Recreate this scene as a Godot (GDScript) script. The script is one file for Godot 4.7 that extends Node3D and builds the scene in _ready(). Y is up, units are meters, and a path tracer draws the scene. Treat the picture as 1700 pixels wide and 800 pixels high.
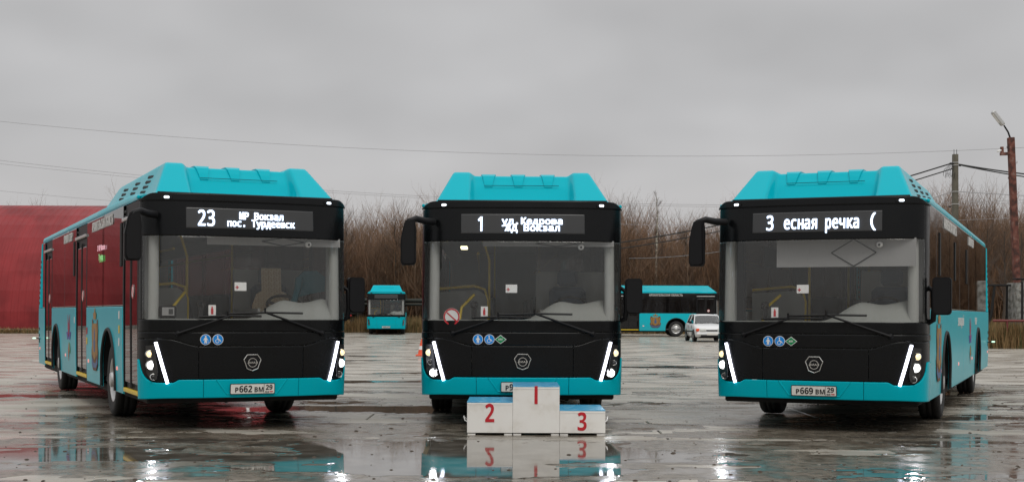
extends Node3D

# ---------------------------------------------------------------- names, metas
var used_names := {}
var rng := RandomNumberGenerator.new()
var M := {}

func numbered(called: String) -> String:
	if not used_names.has(called):
		used_names[called] = 0
		return called
	used_names[called] += 1
	return "%s_%03d" % [called, used_names[called]]

func tag(o: Node3D, label: String, category: String, group := "") -> Node3D:
	o.set_meta("label", label)
	o.set_meta("category", category)
	if group != "":
		o.set_meta("group", group)
	return o

func thing(called: String, label: String, category: String, at := Vector3.ZERO, turn := 0.0, group := "") -> Node3D:
	var o := Node3D.new()
	o.name = numbered(called)
	add_child(o, true)
	o.position = at
	o.rotation.y = turn
	tag(o, label, category, group)
	return o

func part(called: String, mesh: Mesh, mat: Material, parent: Node3D, at := Vector3.ZERO, turn := Vector3.ZERO, size := Vector3.ONE) -> MeshInstance3D:
	var o := MeshInstance3D.new()
	o.mesh = mesh
	o.material_override = mat
	if parent == self:
		o.name = numbered(called)
	else:
		var k := 0
		var n := called
		while parent.has_node(NodePath(n)):
			k += 1
			n = "%s_%03d" % [called, k]
		o.name = n
	parent.add_child(o, true)
	o.position = at
	o.rotation = turn
	o.scale = size
	return o

func struct(called: String, mesh: Mesh, mat: Material) -> MeshInstance3D:
	var o := part(called, mesh, mat, self)
	o.set_meta("kind", "structure")
	return o

# ---------------------------------------------------------------- shapes
func begin() -> SurfaceTool:
	var st := SurfaceTool.new()
	st.begin(Mesh.PRIMITIVE_TRIANGLES)
	return st

func done(st: SurfaceTool) -> ArrayMesh:
	st.generate_normals()
	return st.commit()

func quad(st: SurfaceTool, a: Vector3, b: Vector3, c: Vector3, d: Vector3):
	st.add_vertex(a); st.add_vertex(b); st.add_vertex(c)
	st.add_vertex(a); st.add_vertex(c); st.add_vertex(d)

# a quad turned so that its normal looks along «out»
func quad_out(st: SurfaceTool, a: Vector3, b: Vector3, c: Vector3, d: Vector3, out: Vector3):
	var n := (c - a).cross(b - a)
	if n.length_squared() < 1e-16:
		n = (d - a).cross(c - a)
	if n.dot(out) >= 0.0:
		quad(st, a, b, c, d)
	else:
		quad(st, a, d, c, b)

func tri_out(st: SurfaceTool, a: Vector3, b: Vector3, c: Vector3, out: Vector3):
	if (c - a).cross(b - a).dot(out) >= 0.0:
		st.add_vertex(a); st.add_vertex(b); st.add_vertex(c)
	else:
		st.add_vertex(a); st.add_vertex(c); st.add_vertex(b)

# chamfered box, optionally turned by a basis
func bx(st: SurfaceTool, c: Vector3, size: Vector3, bev := 0.01, basis := Basis.IDENTITY):
	st.set_smooth_group(-1)
	var h := size * 0.5
	var b: float = minf(bev, minf(h.x, minf(h.y, h.z)) * 0.9)
	var P := func(x: float, y: float, z: float) -> Vector3: return c + basis * Vector3(x, y, z)
	for ax in 3:
		var u := (ax + 1) % 3
		var v := (ax + 2) % 3
		for s in [-1.0, 1.0]:
			var q := []
			for k in [[-1, -1], [1, -1], [1, 1], [-1, 1]]:
				var p := Vector3.ZERO
				p[ax] = s * h[ax]
				p[u] = k[0] * (h[u] - b)
				p[v] = k[1] * (h[v] - b)
				q.append(P.call(p.x, p.y, p.z))
			var o := Vector3.ZERO
			o[ax] = s
			quad_out(st, q[0], q[1], q[2], q[3], basis * o)
		for s in [-1.0, 1.0]:
			for t in [-1.0, 1.0]:
				var q := []
				for k in [[0, -1], [0, 1], [1, 1], [1, -1]]:
					var p := Vector3.ZERO
					p[ax] = k[1] * (h[ax] - b)
					p[u] = s * (h[u] - (b if k[0] == 1 else 0.0))
					p[v] = t * (h[v] - (0.0 if k[0] == 1 else b))
					q.append(P.call(p.x, p.y, p.z))
				var o := Vector3.ZERO
				o[u] = s
				o[v] = t
				quad_out(st, q[0], q[1], q[2], q[3], basis * o)
	for x in [-1.0, 1.0]:
		for y in [-1.0, 1.0]:
			for z in [-1.0, 1.0]:
				tri_out(st, P.call(x * h.x, y * (h.y - b), z * (h.z - b)), P.call(x * (h.x - b), y * h.y, z * (h.z - b)), P.call(x * (h.x - b), y * (h.y - b), z * h.z), basis * Vector3(x, y, z))

func box(size: Vector3, bev := 0.01) -> ArrayMesh:
	var st := begin()
	bx(st, Vector3.ZERO, size, bev)
	return done(st)

func box_at(c: Vector3, size: Vector3, bev := 0.01) -> ArrayMesh:
	var st := begin()
	bx(st, c, size, bev)
	return done(st)

# tube through points, radius r0 -> r1
func tube(st: SurfaceTool, pts: Array, r0: float, r1: float, sides := 8, caps := true, smooth := 1):
	st.set_smooth_group(smooth)
	var rings := []
	var n := pts.size()
	var up := Vector3.UP
	for i in n:
		var d: Vector3 = (pts[mini(i + 1, n - 1)] - pts[maxi(i - 1, 0)]).normalized()
		if absf(d.dot(up)) > 0.95:
			up = Vector3.RIGHT
		var a := d.cross(up).normalized()
		var b := d.cross(a).normalized()
		up = -b
		var r := lerpf(r0, r1, float(i) / maxf(1, n - 1))
		var ring := []
		for k in sides:
			var t := TAU * k / sides
			ring.append(pts[i] + (a * cos(t) + b * sin(t)) * r)
		rings.append(ring)
	for i in n - 1:
		var mid: Vector3 = (pts[i] + pts[i + 1]) * 0.5
		for k in sides:
			var l := (k + 1) % sides
			var q: Vector3 = (rings[i][k] + rings[i + 1][l]) * 0.5 - mid
			quad_out(st, rings[i][k], rings[i + 1][k], rings[i + 1][l], rings[i][l], q)
	if caps:
		st.set_smooth_group(-1)
		for e in [0, n - 1]:
			var out: Vector3 = pts[0] - pts[1] if e == 0 else pts[n - 1] - pts[n - 2]
			for k in range(1, sides - 1):
				tri_out(st, rings[e][0], rings[e][k], rings[e][k + 1], out)

func tube_mesh(pts: Array, r0: float, r1 := -1.0, sides := 8) -> ArrayMesh:
	var st := begin()
	tube(st, pts, r0, r0 if r1 < 0.0 else r1, sides)
	return done(st)

# profile [[r, h], ...] turned about an axis through «at»
func lathe(st: SurfaceTool, prof: Array, at: Vector3, axis: Vector3, sides := 24, smooth := 1):
	st.set_smooth_group(smooth)
	var a := axis.cross(Vector3.UP if absf(axis.y) < 0.9 else Vector3.RIGHT).normalized()
	var b := axis.cross(a).normalized()
	for i in prof.size() - 1:
		var p0 = prof[i]
		var p1 = prof[i + 1]
		var nr: float = p1[1] - p0[1]
		var nh: float = -(p1[0] - p0[0])
		for k in sides:
			var t0 := TAU * k / sides
			var t1 := TAU * (k + 1) / sides
			var d0 := a * cos(t0) + b * sin(t0)
			var d1 := a * cos(t1) + b * sin(t1)
			var out := (d0 + d1).normalized() * nr + axis * nh
			quad_out(st, at + d0 * p0[0] + axis * p0[1], at + d0 * p1[0] + axis * p1[1], at + d1 * p1[0] + axis * p1[1], at + d1 * p0[0] + axis * p0[1], out)

func lathe_mesh(prof: Array, axis := Vector3.UP, sides := 24, smooth := 1) -> ArrayMesh:
	var st := begin()
	lathe(st, prof, Vector3.ZERO, axis, sides, smooth)
	return done(st)

# flat outline in XY pushed along z from 0 to d
func slab_outline(st: SurfaceTool, poly: PackedVector2Array, d: float, xf := Transform3D.IDENTITY):
	st.set_smooth_group(-1)
	if Geometry2D.is_polygon_clockwise(poly):
		poly.reverse()
	var t := Geometry2D.triangulate_polygon(poly)
	for i in range(0, t.size(), 3):
		for z in [0.0, d]:
			var q := []
			for k in 3:
				q.append(xf * Vector3(poly[t[i + k]].x, poly[t[i + k]].y, z))
			tri_out(st, q[0], q[1], q[2], xf.basis * Vector3(0, 0, 1 if z == d else -1))
	for i in poly.size():
		var p := poly[i]
		var q := poly[(i + 1) % poly.size()]
		var e := q - p
		quad_out(st, xf * Vector3(p.x, p.y, 0), xf * Vector3(p.x, p.y, d), xf * Vector3(q.x, q.y, d), xf * Vector3(q.x, q.y, 0), xf.basis * Vector3(e.y, -e.x, 0))

func outline(poly: PackedVector2Array, d: float) -> ArrayMesh:
	var st := begin()
	slab_outline(st, poly, d)
	return done(st)

func circle(r: float, n := 28, c := Vector2.ZERO) -> PackedVector2Array:
	var p := PackedVector2Array()
	for i in n:
		p.append(c + Vector2(cos(TAU * i / n), sin(TAU * i / n)) * r)
	return p

func rrect(w: float, h: float, r: float, n := 5) -> PackedVector2Array:
	var p := PackedVector2Array()
	for c in [[1, 1, 0.0], [-1, 1, PI / 2], [-1, -1, PI], [1, -1, 1.5 * PI]]:
		for i in n + 1:
			var t: float = c[2] + PI / 2 * i / n
			p.append(Vector2(c[0] * (w / 2 - r) + r * cos(t), c[1] * (h / 2 - r) + r * sin(t)))
	return p

func ring_mesh(r0: float, r1: float, d: float, n := 28) -> ArrayMesh:
	return lathe_mesh([[r0, 0.0], [r0, d], [r1, d], [r1, 0.0]], Vector3.BACK, n, -1)

var fonts := {}
func font(bold: bool, face := "Droid Sans") -> SystemFont:
	var key := face + str(bold)
	if not fonts.has(key):
		var f := SystemFont.new()
		f.font_names = PackedStringArray([face])
		f.font_weight = 700 if bold else 400
		fonts[key] = f
	return fonts[key]

# lettering of capital height h, centred, facing +z
func letters(s: String, h: float, bold := true, depth := 0.004, face := "Droid Sans") -> TextMesh:
	var t := TextMesh.new()
	t.font = font(bold, face)
	t.text = s
	t.font_size = 64
	t.pixel_size = h / (64.0 * 0.714)
	t.depth = depth
	t.curve_step = 1.0
	return t

# ---------------------------------------------------------------- materials
func mat(c: Color, rough := 0.6, metal := 0.0) -> StandardMaterial3D:
	var m := StandardMaterial3D.new()
	m.albedo_color = c.linear_to_srgb()      # colours are given as linear base colours
	m.roughness = rough
	m.metallic = metal
	return m

func noise_tex(freq: float, oct: int, ramp: Array, seed_no: int, size := 512, kind := FastNoiseLite.TYPE_SIMPLEX_SMOOTH) -> NoiseTexture2D:
	var n := FastNoiseLite.new()
	n.noise_type = kind
	n.frequency = freq
	n.fractal_octaves = oct
	n.seed = seed_no
	var t := NoiseTexture2D.new()
	t.width = size
	t.height = size
	t.seamless = true
	t.noise = n
	var g := Gradient.new()
	var off := PackedFloat32Array()
	var col := PackedColorArray()
	for r in ramp:
		off.append(r[0])
		var c = r[1]
		col.append(c if c is Color else Color(c, c, c))
	g.offsets = off
	g.colors = col
	t.color_ramp = g
	return t

func tri(m: StandardMaterial3D, scale: float, world := true) -> StandardMaterial3D:
	m.uv1_triplanar = true
	m.uv1_world_triplanar = world
	m.uv1_scale = Vector3.ONE * scale
	return m

func lin(r: float, g: float, b: float) -> Color:
	return Color(r, g, b).linear_to_srgb()

func glow(c: Color, e: float) -> StandardMaterial3D:
	var m := mat(Color(0.6, 0.6, 0.6), 0.4)
	m.emission_enabled = true
	m.emission = c
	m.emission_energy_multiplier = e
	return m

func pane(c: Color, alpha: float, rough := 0.02) -> StandardMaterial3D:
	var m := mat(c, rough)
	m.albedo_color.a = alpha
	m.transparency = BaseMaterial3D.TRANSPARENCY_ALPHA
	return m

func coat(m: StandardMaterial3D, amount := 0.6, rough := 0.06) -> StandardMaterial3D:
	m.clearcoat_enabled = true
	m.clearcoat = amount
	m.clearcoat_roughness = rough
	return m

# body colour with a film of road dirt that thins out upwards from the skirts; 4 m of height and length to the picture
func body_paint(c: Color) -> ImageTexture:
	var im := Image.create(512, 512, false, Image.FORMAT_RGB8)
	var n := FastNoiseLite.new()
	n.frequency = 0.02
	n.fractal_octaves = 5
	n.seed = 61
	var dirt := Color(0.12, 0.15, 0.14)
	for j in 512:
		var y := fposmod(-(j + 0.5) / 512.0, 1.0) * 4.0
		for i in 512:
			var a := TAU * i / 512.0
			var q := n.get_noise_3d(cos(a) * 90.0, j * 0.9, sin(a) * 90.0)
			var streak := n.get_noise_3d(cos(a) * 260.0, j * 0.08 + 500.0, sin(a) * 260.0)
			var d := 0.14 * (1.0 - smoothstep(0.35, 1.0, y + 0.35 * q)) + 0.06 * (1.0 - smoothstep(1.0, 1.6, y)) + 0.05 * maxf(0.0, streak)
			im.set_pixel(i, j, c.lerp(dirt, clampf(d, 0.0, 0.6)).linear_to_srgb())
	return ImageTexture.create_from_image(im)

func make_materials():
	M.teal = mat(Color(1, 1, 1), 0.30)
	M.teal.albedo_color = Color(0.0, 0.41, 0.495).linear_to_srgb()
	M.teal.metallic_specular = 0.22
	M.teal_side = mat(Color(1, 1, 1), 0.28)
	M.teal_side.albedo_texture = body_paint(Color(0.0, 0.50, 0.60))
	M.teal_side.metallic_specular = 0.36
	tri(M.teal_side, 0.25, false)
	M.teal.roughness_texture = noise_tex(0.01, 4, [[0.0, 0.45], [0.5, 0.75], [1.0, 1.0]], 4, 256)
	tri(M.teal, 0.25, false)
	M.black = mat(Color(0.0045, 0.005, 0.0055), 0.36)
	M.black.metallic_specular = 0.34
	M.black.roughness_texture = noise_tex(0.012, 4, [[0.0, 0.5], [0.6, 0.8], [1.0, 1.0]], 5, 256)
	tri(M.black, 0.8, false)
	M.trim = mat(Color(0.006, 0.006, 0.007), 0.5)
	M.trim.metallic_specular = 0.35
	M.rubber = mat(Color(0.012, 0.012, 0.012), 0.7)
	M.under = mat(Color(0.01, 0.01, 0.01), 0.85)
	M.panel_off = mat(Color(0.04, 0.041, 0.042), 0.35)
	M.glass = pane(Color(0.34, 0.35, 0.34), 0.09, 0.22)
	M.glass.roughness_texture = noise_tex(0.03, 4, [[0.35, 0.08], [0.6, 0.3], [0.75, 1.0]], 52, 512)
	M.glass.normal_enabled = true
	M.glass.normal_scale = 0.10
	var drips := noise_tex(0.02, 4, [[0.0, 0.0], [1.0, 1.0]], 51, 512)
	drips.as_normal_map = true
	drips.bump_strength = 3.0
	M.glass.normal_texture = drips
	tri(M.glass, 1.0, false)
	M.glass.uv1_scale = Vector3(2.2, 0.22, 2.2)
	M.car_glass = pane(Color(0.25, 0.26, 0.26), 0.35)
	M.lamp_lens = mat(Color(0.62, 0.63, 0.6), 0.15)
	M.tint = pane(Color(0.004, 0.004, 0.0045), 0.93)
	M.door_glass = pane(Color(0.02, 0.02, 0.021), 0.6)
	M.grey_in = mat(Color(0.34, 0.35, 0.33), 0.6)
	M.dash = mat(Color(0.25, 0.26, 0.24), 0.6)
	M.ceil_in = mat(Color(0.5, 0.5, 0.48), 0.6)
	M.floor_in = mat(Color(0.07, 0.07, 0.075), 0.5)
	M.seat = mat(Color(0.03, 0.06, 0.10), 0.8)
	M.yellow = mat(Color(0.80, 0.56, 0.02), 0.35)
	M.white = mat(Color(0.78, 0.78, 0.76), 0.4)
	M.blind = mat(Color(0.28, 0.28, 0.275), 0.8)
	M.letter = mat(Color(0.58, 0.58, 0.56), 0.5)
	M.ink = mat(Color(0.012, 0.012, 0.012), 0.5)
	M.plate = mat(Color(0.74, 0.73, 0.68), 0.35)
	M.red = mat(Color(0.52, 0.015, 0.025), 0.4)
	M.blue = mat(Color(0.0, 0.24, 0.70), 0.4)
	M.green = mat(Color(0.0, 0.22, 0.07), 0.4)
	M.chrome = mat(Color(0.72, 0.72, 0.70), 0.18, 1.0)
	M.silver = mat(Color(0.55, 0.55, 0.54), 0.38, 0.7)
	M.lens = mat(Color(0.04, 0.04, 0.04), 0.12, 0.3)
	M.amber = glow(Color(1.0, 0.28, 0.02), 0.55)
	M.led = glow(Color(0.80, 0.88, 1.0), 2.6)
	M.strip = glow(Color(0.92, 0.93, 1.0), 5.0)
	M.head = glow(Color(0.97, 0.98, 1.0), 6.0)
	M.warm = glow(Color(1.0, 0.86, 0.55), 1.6)
	M.marker = glow(Color(0.9, 0.95, 1.0), 3.5)
	M.glint = glow(Color(0.8, 1.0, 0.85), 1.1)
	M.led_pink = glow(Color(1.0, 0.6, 0.7), 0.45)
	M.led_green = glow(Color(0.12, 0.85, 0.02), 0.5)
	M.saloon = glow(Color(1.0, 0.95, 0.75), 2.5)
	M.gold = mat(Color(0.31, 0.17, 0.045), 0.5)
	M.brown = mat(Color(0.13, 0.06, 0.03), 0.6)
	M.crest_blue = mat(Color(0.06, 0.12, 0.25), 0.5)
	M.petal_red = mat(Color(0.32, 0.03, 0.08), 0.5)
	M.petal_violet = mat(Color(0.10, 0.06, 0.32), 0.5)
	M.petal_orange = mat(Color(0.42, 0.13, 0.05), 0.5)
	M.petal_green = mat(Color(0.12, 0.25, 0.10), 0.5)
	M.beige = mat(Color(0.9, 0.76, 0.54), 0.85)
	M.beige.albedo_texture = noise_tex(0.02, 2, [[0.3, lin(0.75, 0.62, 0.5)], [0.7, lin(1, 1, 1)]], 8, 128)
	tri(M.beige, 14.0, false)
	M.cloth_teal = mat(Color(0.0, 0.10, 0.13), 0.9)
	# ground
	var g := mat(Color(1, 1, 1), 1.0)
	g.albedo_texture = noise_tex(0.004, 7, [[0.1, lin(0.24, 0.212, 0.17)], [0.35, lin(0.37, 0.342, 0.288)], [0.6, lin(0.42, 0.392, 0.338)], [0.9, lin(0.48, 0.452, 0.395)]], 11, 1024)
	g.roughness_texture = noise_tex(0.005, 6, [[0.1, 0.12], [0.38, 0.22], [0.6, 0.36], [0.9, 0.5]], 12, 1024)
	g.heightmap_enabled = true
	g.heightmap_scale = 0.06
	g.heightmap_texture = noise_tex(0.03, 6, [[0.0, 0.0], [1.0, 1.0]], 13, 1024)
	g.detail_enabled = true
	g.detail_blend_mode = BaseMaterial3D.BLEND_MODE_MUL
	g.detail_uv_layer = BaseMaterial3D.DETAIL_UV_2
	g.detail_albedo = noise_tex(0.011, 5, [[0.2, lin(0.7, 0.68, 0.65)], [0.5, lin(1, 1, 1)], [0.8, lin(0.9, 0.89, 0.87)]], 14, 512)
	g.uv2_triplanar = true
	g.uv2_world_triplanar = true
	g.uv2_scale = Vector3(0.018, 0.043, 0.05)
	tri(g, 0.19)
	g.uv1_scale = Vector3(0.085, 0.19, 0.19)
	M.ground = g
	var w := mat(Color(0.15, 0.136, 0.115), 0.02)
	w.metallic_specular = 0.5
	w.albedo_texture = noise_tex(0.02, 5, [[0.2, lin(0.5, 0.48, 0.45)], [0.8, lin(1, 1, 1)]], 15, 512)
	w.roughness_texture = noise_tex(0.009, 4, [[0.3, 0.5], [0.55, 1.0], [0.75, 4.0 / 5.0]], 16, 512)
	w.roughness = 0.06
	tri(w, 0.25)
	M.water = w
	var f := mat(Color(0.175, 0.152, 0.12), 0.34)
	f.albedo_texture = noise_tex(0.03, 6, [[0.2, lin(0.55, 0.53, 0.5)], [0.55, lin(1, 1, 1)], [0.85, lin(1.0, 0.98, 0.95)]], 41, 1024)
	f.roughness_texture = noise_tex(0.015, 5, [[0.2, 0.25], [0.5, 0.6], [0.8, 1.0]], 42, 512)
	f.heightmap_enabled = true
	f.heightmap_scale = 0.06
	f.heightmap_texture = noise_tex(0.04, 5, [[0.0, 0.0], [1.0, 1.0]], 43, 512)
	tri(f, 0.23)
	M.film = f
	var e := mat(Color(1, 1, 1), 0.9)
	e.albedo_texture = noise_tex(0.01, 5, [[0.2, lin(0.045, 0.035, 0.022)], [0.5, lin(0.085, 0.066, 0.038)], [0.8, lin(0.13, 0.10, 0.055)]], 17, 512)
	tri(e, 0.12)
	M.earth = e
	# bark
	M.twig = mat(Color(0.085, 0.052, 0.034), 0.9)
	M.twig.vertex_color_use_as_albedo = true
	M.twig.albedo_color = Color.WHITE
	M.bark = mat(Color(0.06, 0.045, 0.033), 0.9)
	M.birch = mat(Color(1, 1, 1), 0.7)
	M.birch.albedo_texture = noise_tex(0.02, 4, [[0.3, lin(0.10, 0.09, 0.075)], [0.42, lin(0.44, 0.40, 0.32)], [0.8, lin(0.6, 0.55, 0.45)]], 19, 256)
	tri(M.birch, 0.8)
	M.straw = mat(Color.WHITE, 0.9)
	M.straw.vertex_color_use_as_albedo = true
	# hangar, poles, concrete
	M.hangar = mat(Color(0.265, 0.031, 0.034), 0.6)
	M.hangar.metallic_specular = 0.3
	M.hangar.albedo_texture = noise_tex(0.008, 5, [[0.2, lin(0.6, 0.62, 0.62)], [0.5, lin(0.95, 0.95, 0.95)], [0.62, lin(1, 1, 1)], [0.85, lin(0.82, 0.86, 0.86)]], 21, 512)
	M.hangar.roughness_texture = noise_tex(0.01, 4, [[0.2, 0.7], [0.8, 1.0]], 22, 256)
	tri(M.hangar, 0.06)
	M.rust = mat(Color.WHITE, 0.8)
	M.rust.albedo_texture = noise_tex(0.015, 5, [[0.25, lin(0.05, 0.022, 0.016)], [0.5, lin(0.13, 0.04, 0.028)], [0.7, lin(0.16, 0.06, 0.042)], [0.9, lin(0.20, 0.12, 0.10)]], 23, 512)
	tri(M.rust, 0.35)
	M.concrete = mat(Color.WHITE, 0.85)
	M.concrete.albedo_texture = noise_tex(0.012, 6, [[0.2, lin(0.09, 0.085, 0.07)], [0.45, lin(0.20, 0.20, 0.185)], [0.7, lin(0.30, 0.30, 0.28)], [0.9, lin(0.16, 0.12, 0.09)]], 24, 512)
	M.concrete.heightmap_enabled = true
	M.concrete.heightmap_scale = 1.0
	M.concrete.heightmap_texture = M.concrete.albedo_texture
	tri(M.concrete, 0.4)
	M.pole = mat(Color.WHITE, 0.85)
	M.pole.albedo_texture = noise_tex(0.012, 5, [[0.2, lin(0.07, 0.063, 0.045)], [0.7, lin(0.11, 0.10, 0.075)]], 25, 256)
	tri(M.pole, 0.5)
	M.wire = mat(Color(0.02, 0.02, 0.02), 0.7)
	M.wire_grey = mat(Color(0.30, 0.30, 0.31), 0.5)
	M.pipe = mat(Color(0.028, 0.032, 0.026), 0.8)
	M.paint_red = mat(Color(0.16, 0.03, 0.03), 0.6)
	# podium
	M.board = mat(Color.WHITE, 0.5)
	M.board.albedo_texture = noise_tex(0.006, 5, [[0.15, lin(0.74, 0.72, 0.67)], [0.4, lin(0.80, 0.785, 0.745)], [0.8, lin(0.82, 0.81, 0.775)]], 26, 512)
	tri(M.board, 1.2)
	M.sky_blue = mat(Color.WHITE, 0.4)
	M.sky_blue.albedo_texture = noise_tex(0.02, 4, [[0.25, lin(0.04, 0.27, 0.48)], [0.6, lin(0.09, 0.35, 0.56)], [0.9, lin(0.26, 0.46, 0.60)]], 27, 256)
	tri(M.sky_blue, 1.6)
	M.orange = mat(Color(0.75, 0.09, 0.025), 0.45)
	M.car_white = coat(mat(Color(0.68, 0.69, 0.69), 0.35), 0.5, 0.08)

# ---------------------------------------------------------------- camera, sky, sun
func make_camera_and_sky():
	var cam := Camera3D.new()
	cam.name = "camera"
	cam.projection = Camera3D.PROJECTION_FRUSTUM
	cam.near = 0.1
	cam.far = 2000.0
	cam.size = 0.1 * 800.0 / 2239.0
	cam.frustum_offset = Vector2(0, 0.1 * 121.2 / 2239.0)
	cam.position = Vector3(0, 1.372, 0)
	cam.rotation.z = 0.004
	add_child(cam)
	cam.current = true
	var env := Environment.new()
	env.background_mode = Environment.BG_SKY
	env.tonemap_mode = Environment.TONE_MAPPER_LINEAR
	env.tonemap_exposure = 1.0
	env.sdfgi_enabled = true
	env.ssao_enabled = true
	env.ssil_enabled = true
	# overcast: grey cloud with soft billows, brighter towards the zenith as an overcast sky is
	var W := 768
	var H := 384
	var im := Image.create(W, H, false, Image.FORMAT_RGBF)
	var n := FastNoiseLite.new()
	n.noise_type = FastNoiseLite.TYPE_SIMPLEX_SMOOTH
	n.frequency = 1.7
	n.fractal_octaves = 5
	n.seed = 31
	for j in H:
		var el := PI * (0.5 - (j + 0.5) / H)
		for i in W:
			var az := TAU * (i + 0.5) / W
			var c := Color(0.25, 0.24, 0.22)
			if el > 0.0:
				var d := Vector3(cos(el) * cos(az), sin(el), cos(el) * sin(az))
				var q := d / (d.y + 0.18)
				var b := n.get_noise_3d(q.x, 3.0 * d.y, q.z)
				var L := 0.515 * (1.0 - 0.03 * smoothstep(0.03, 0.22, d.y)) + 0.62 * smoothstep(0.20, 0.95, d.y)
				L *= 1.0 + 0.16 * b
				var t := smoothstep(0.0, 0.16, d.y)
				c = Color(L * lerpf(1.03, 0.985, t), L * lerpf(1.0, 0.985, t), L * lerpf(0.99, 1.0, t))
			im.set_pixel(i, j, c)
	var pano := PanoramaSkyMaterial.new()
	pano.panorama = ImageTexture.create_from_image(im)
	pano.energy_multiplier = 1.0
	var sky := Sky.new()
	sky.sky_material = pano
	env.sky = sky
	var we := WorldEnvironment.new()
	we.name = "world"
	we.environment = env
	add_child(we)
	var sun := DirectionalLight3D.new()
	sun.name = "veiled_sun"
	sun.light_energy = 0.36
	sun.light_angular_distance = 25.0
	sun.light_color = Color(1.0, 0.98, 0.95)
	sun.shadow_enabled = true
	sun.rotation_degrees = Vector3(-52, 18, 0)
	add_child(sun)

# ---------------------------------------------------------------- ground
func puddle_depth(n: FastNoiseLite, n2: FastNoiseLite, x: float, z: float) -> float:
	var v := n.get_noise_2d(x * 0.5, z) * 0.95 + n2.get_noise_2d(x * 0.6, z) * 0.26
	v += 0.06 if z < 15.5 else (-0.10 if z < 26.0 else -0.15)
	# low spots of the yard: x, z, half-sizes, depth
	for s in [[-4.3, 13.4, 2.6, 1.3, 0.45], [-2.6, 12.0, 2.2, 0.7, 0.4], [-1.7, 19.6, 1.5, 1.1, 0.7], [0.3, 13.3, 1.6, 1.2, 0.42], [7.6, 20.2, 2.4, 1.0, 0.6], [7.4, 22.6, 2.0, 0.7, 0.5],
			[4.2, 35.2, 1.3, 0.8, 0.9], [3.8, 33.0, 1.6, 0.6, 0.4], [-3.2, 17.2, 1.9, 1.0, 0.5], [4.4, 17.4, 2.0, 0.8, 0.4], [6.3, 11.6, 1.0, 0.7, 0.6], [-7.5, 19.6, 1.8, 0.5, 0.4], [-7.2, 22.0, 1.8, 0.7, 0.4],
			[2.6, 12.3, 1.0, 0.5, 0.2], [-4.6, 27.0, 3.0, 0.5, 0.4], [-2.0, 31.5, 2.0, 0.5, 0.4]]:
		var q := pow((x - s[0]) / s[2], 2) + pow((z - s[1]) / s[3], 2)
		v += s[4] * exp(-q * 1.2)
	# slab edges stand a little higher
	if z < 36.0:
		var e := fposmod(z - 9.62, 2.62)
		v -= 0.45 * exp(-pow(minf(e, 2.62 - e) / 0.12, 2)) * (0.6 + 0.8 * absf(n2.get_noise_2d(x * 0.3, 40.0 + floorf(z / 1.31))))
	return v - 0.27

func marsh(st: SurfaceTool, n: FastNoiseLite, n2: FastNoiseLite, x0: float, x1: float, dx: float, z0: float, z1: float, dz: float, y: float, wetter := 0.0, dip := 0.0025):
	var nx := int((x1 - x0) / dx)
	var nz := int((z1 - z0) / dz)
	var f := PackedFloat32Array()
	f.resize((nx + 1) * (nz + 1))
	for j in nz + 1:
		for i in nx + 1:
			f[j * (nx + 1) + i] = puddle_depth(n, n2, x0 + i * dx, z0 + j * dz) + wetter * (1.7 if z0 + j * dz < 17.0 else (0.7 if z0 + j * dz < 24.0 else 0.3))
	for j in nz:
		for i in nx:
			var v := [f[j * (nx + 1) + i], f[j * (nx + 1) + i + 1], f[(j + 1) * (nx + 1) + i + 1], f[(j + 1) * (nx + 1) + i]]
			if v[0] <= 0 and v[1] <= 0 and v[2] <= 0 and v[3] <= 0:
				continue
			var p := [Vector2(x0 + i * dx, z0 + j * dz), Vector2(x0 + (i + 1) * dx, z0 + j * dz), Vector2(x0 + (i + 1) * dx, z0 + (j + 1) * dz), Vector2(x0 + i * dx, z0 + (j + 1) * dz)]
			var poly := []
			for k in 4:
				var l := (k + 1) % 4
				if v[k] > 0:
					poly.append(Vector3(p[k].x, y, -p[k].y))
				if (v[k] > 0) != (v[l] > 0):
					var m: Vector2 = p[k].lerp(p[l], v[k] / (v[k] - v[l]))
					poly.append(Vector3(m.x, y - dip, -m.y))
			for k in range(1, poly.size() - 1):
				tri_out(st, poly[0], poly[k], poly[k + 1], Vector3.UP)

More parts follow.
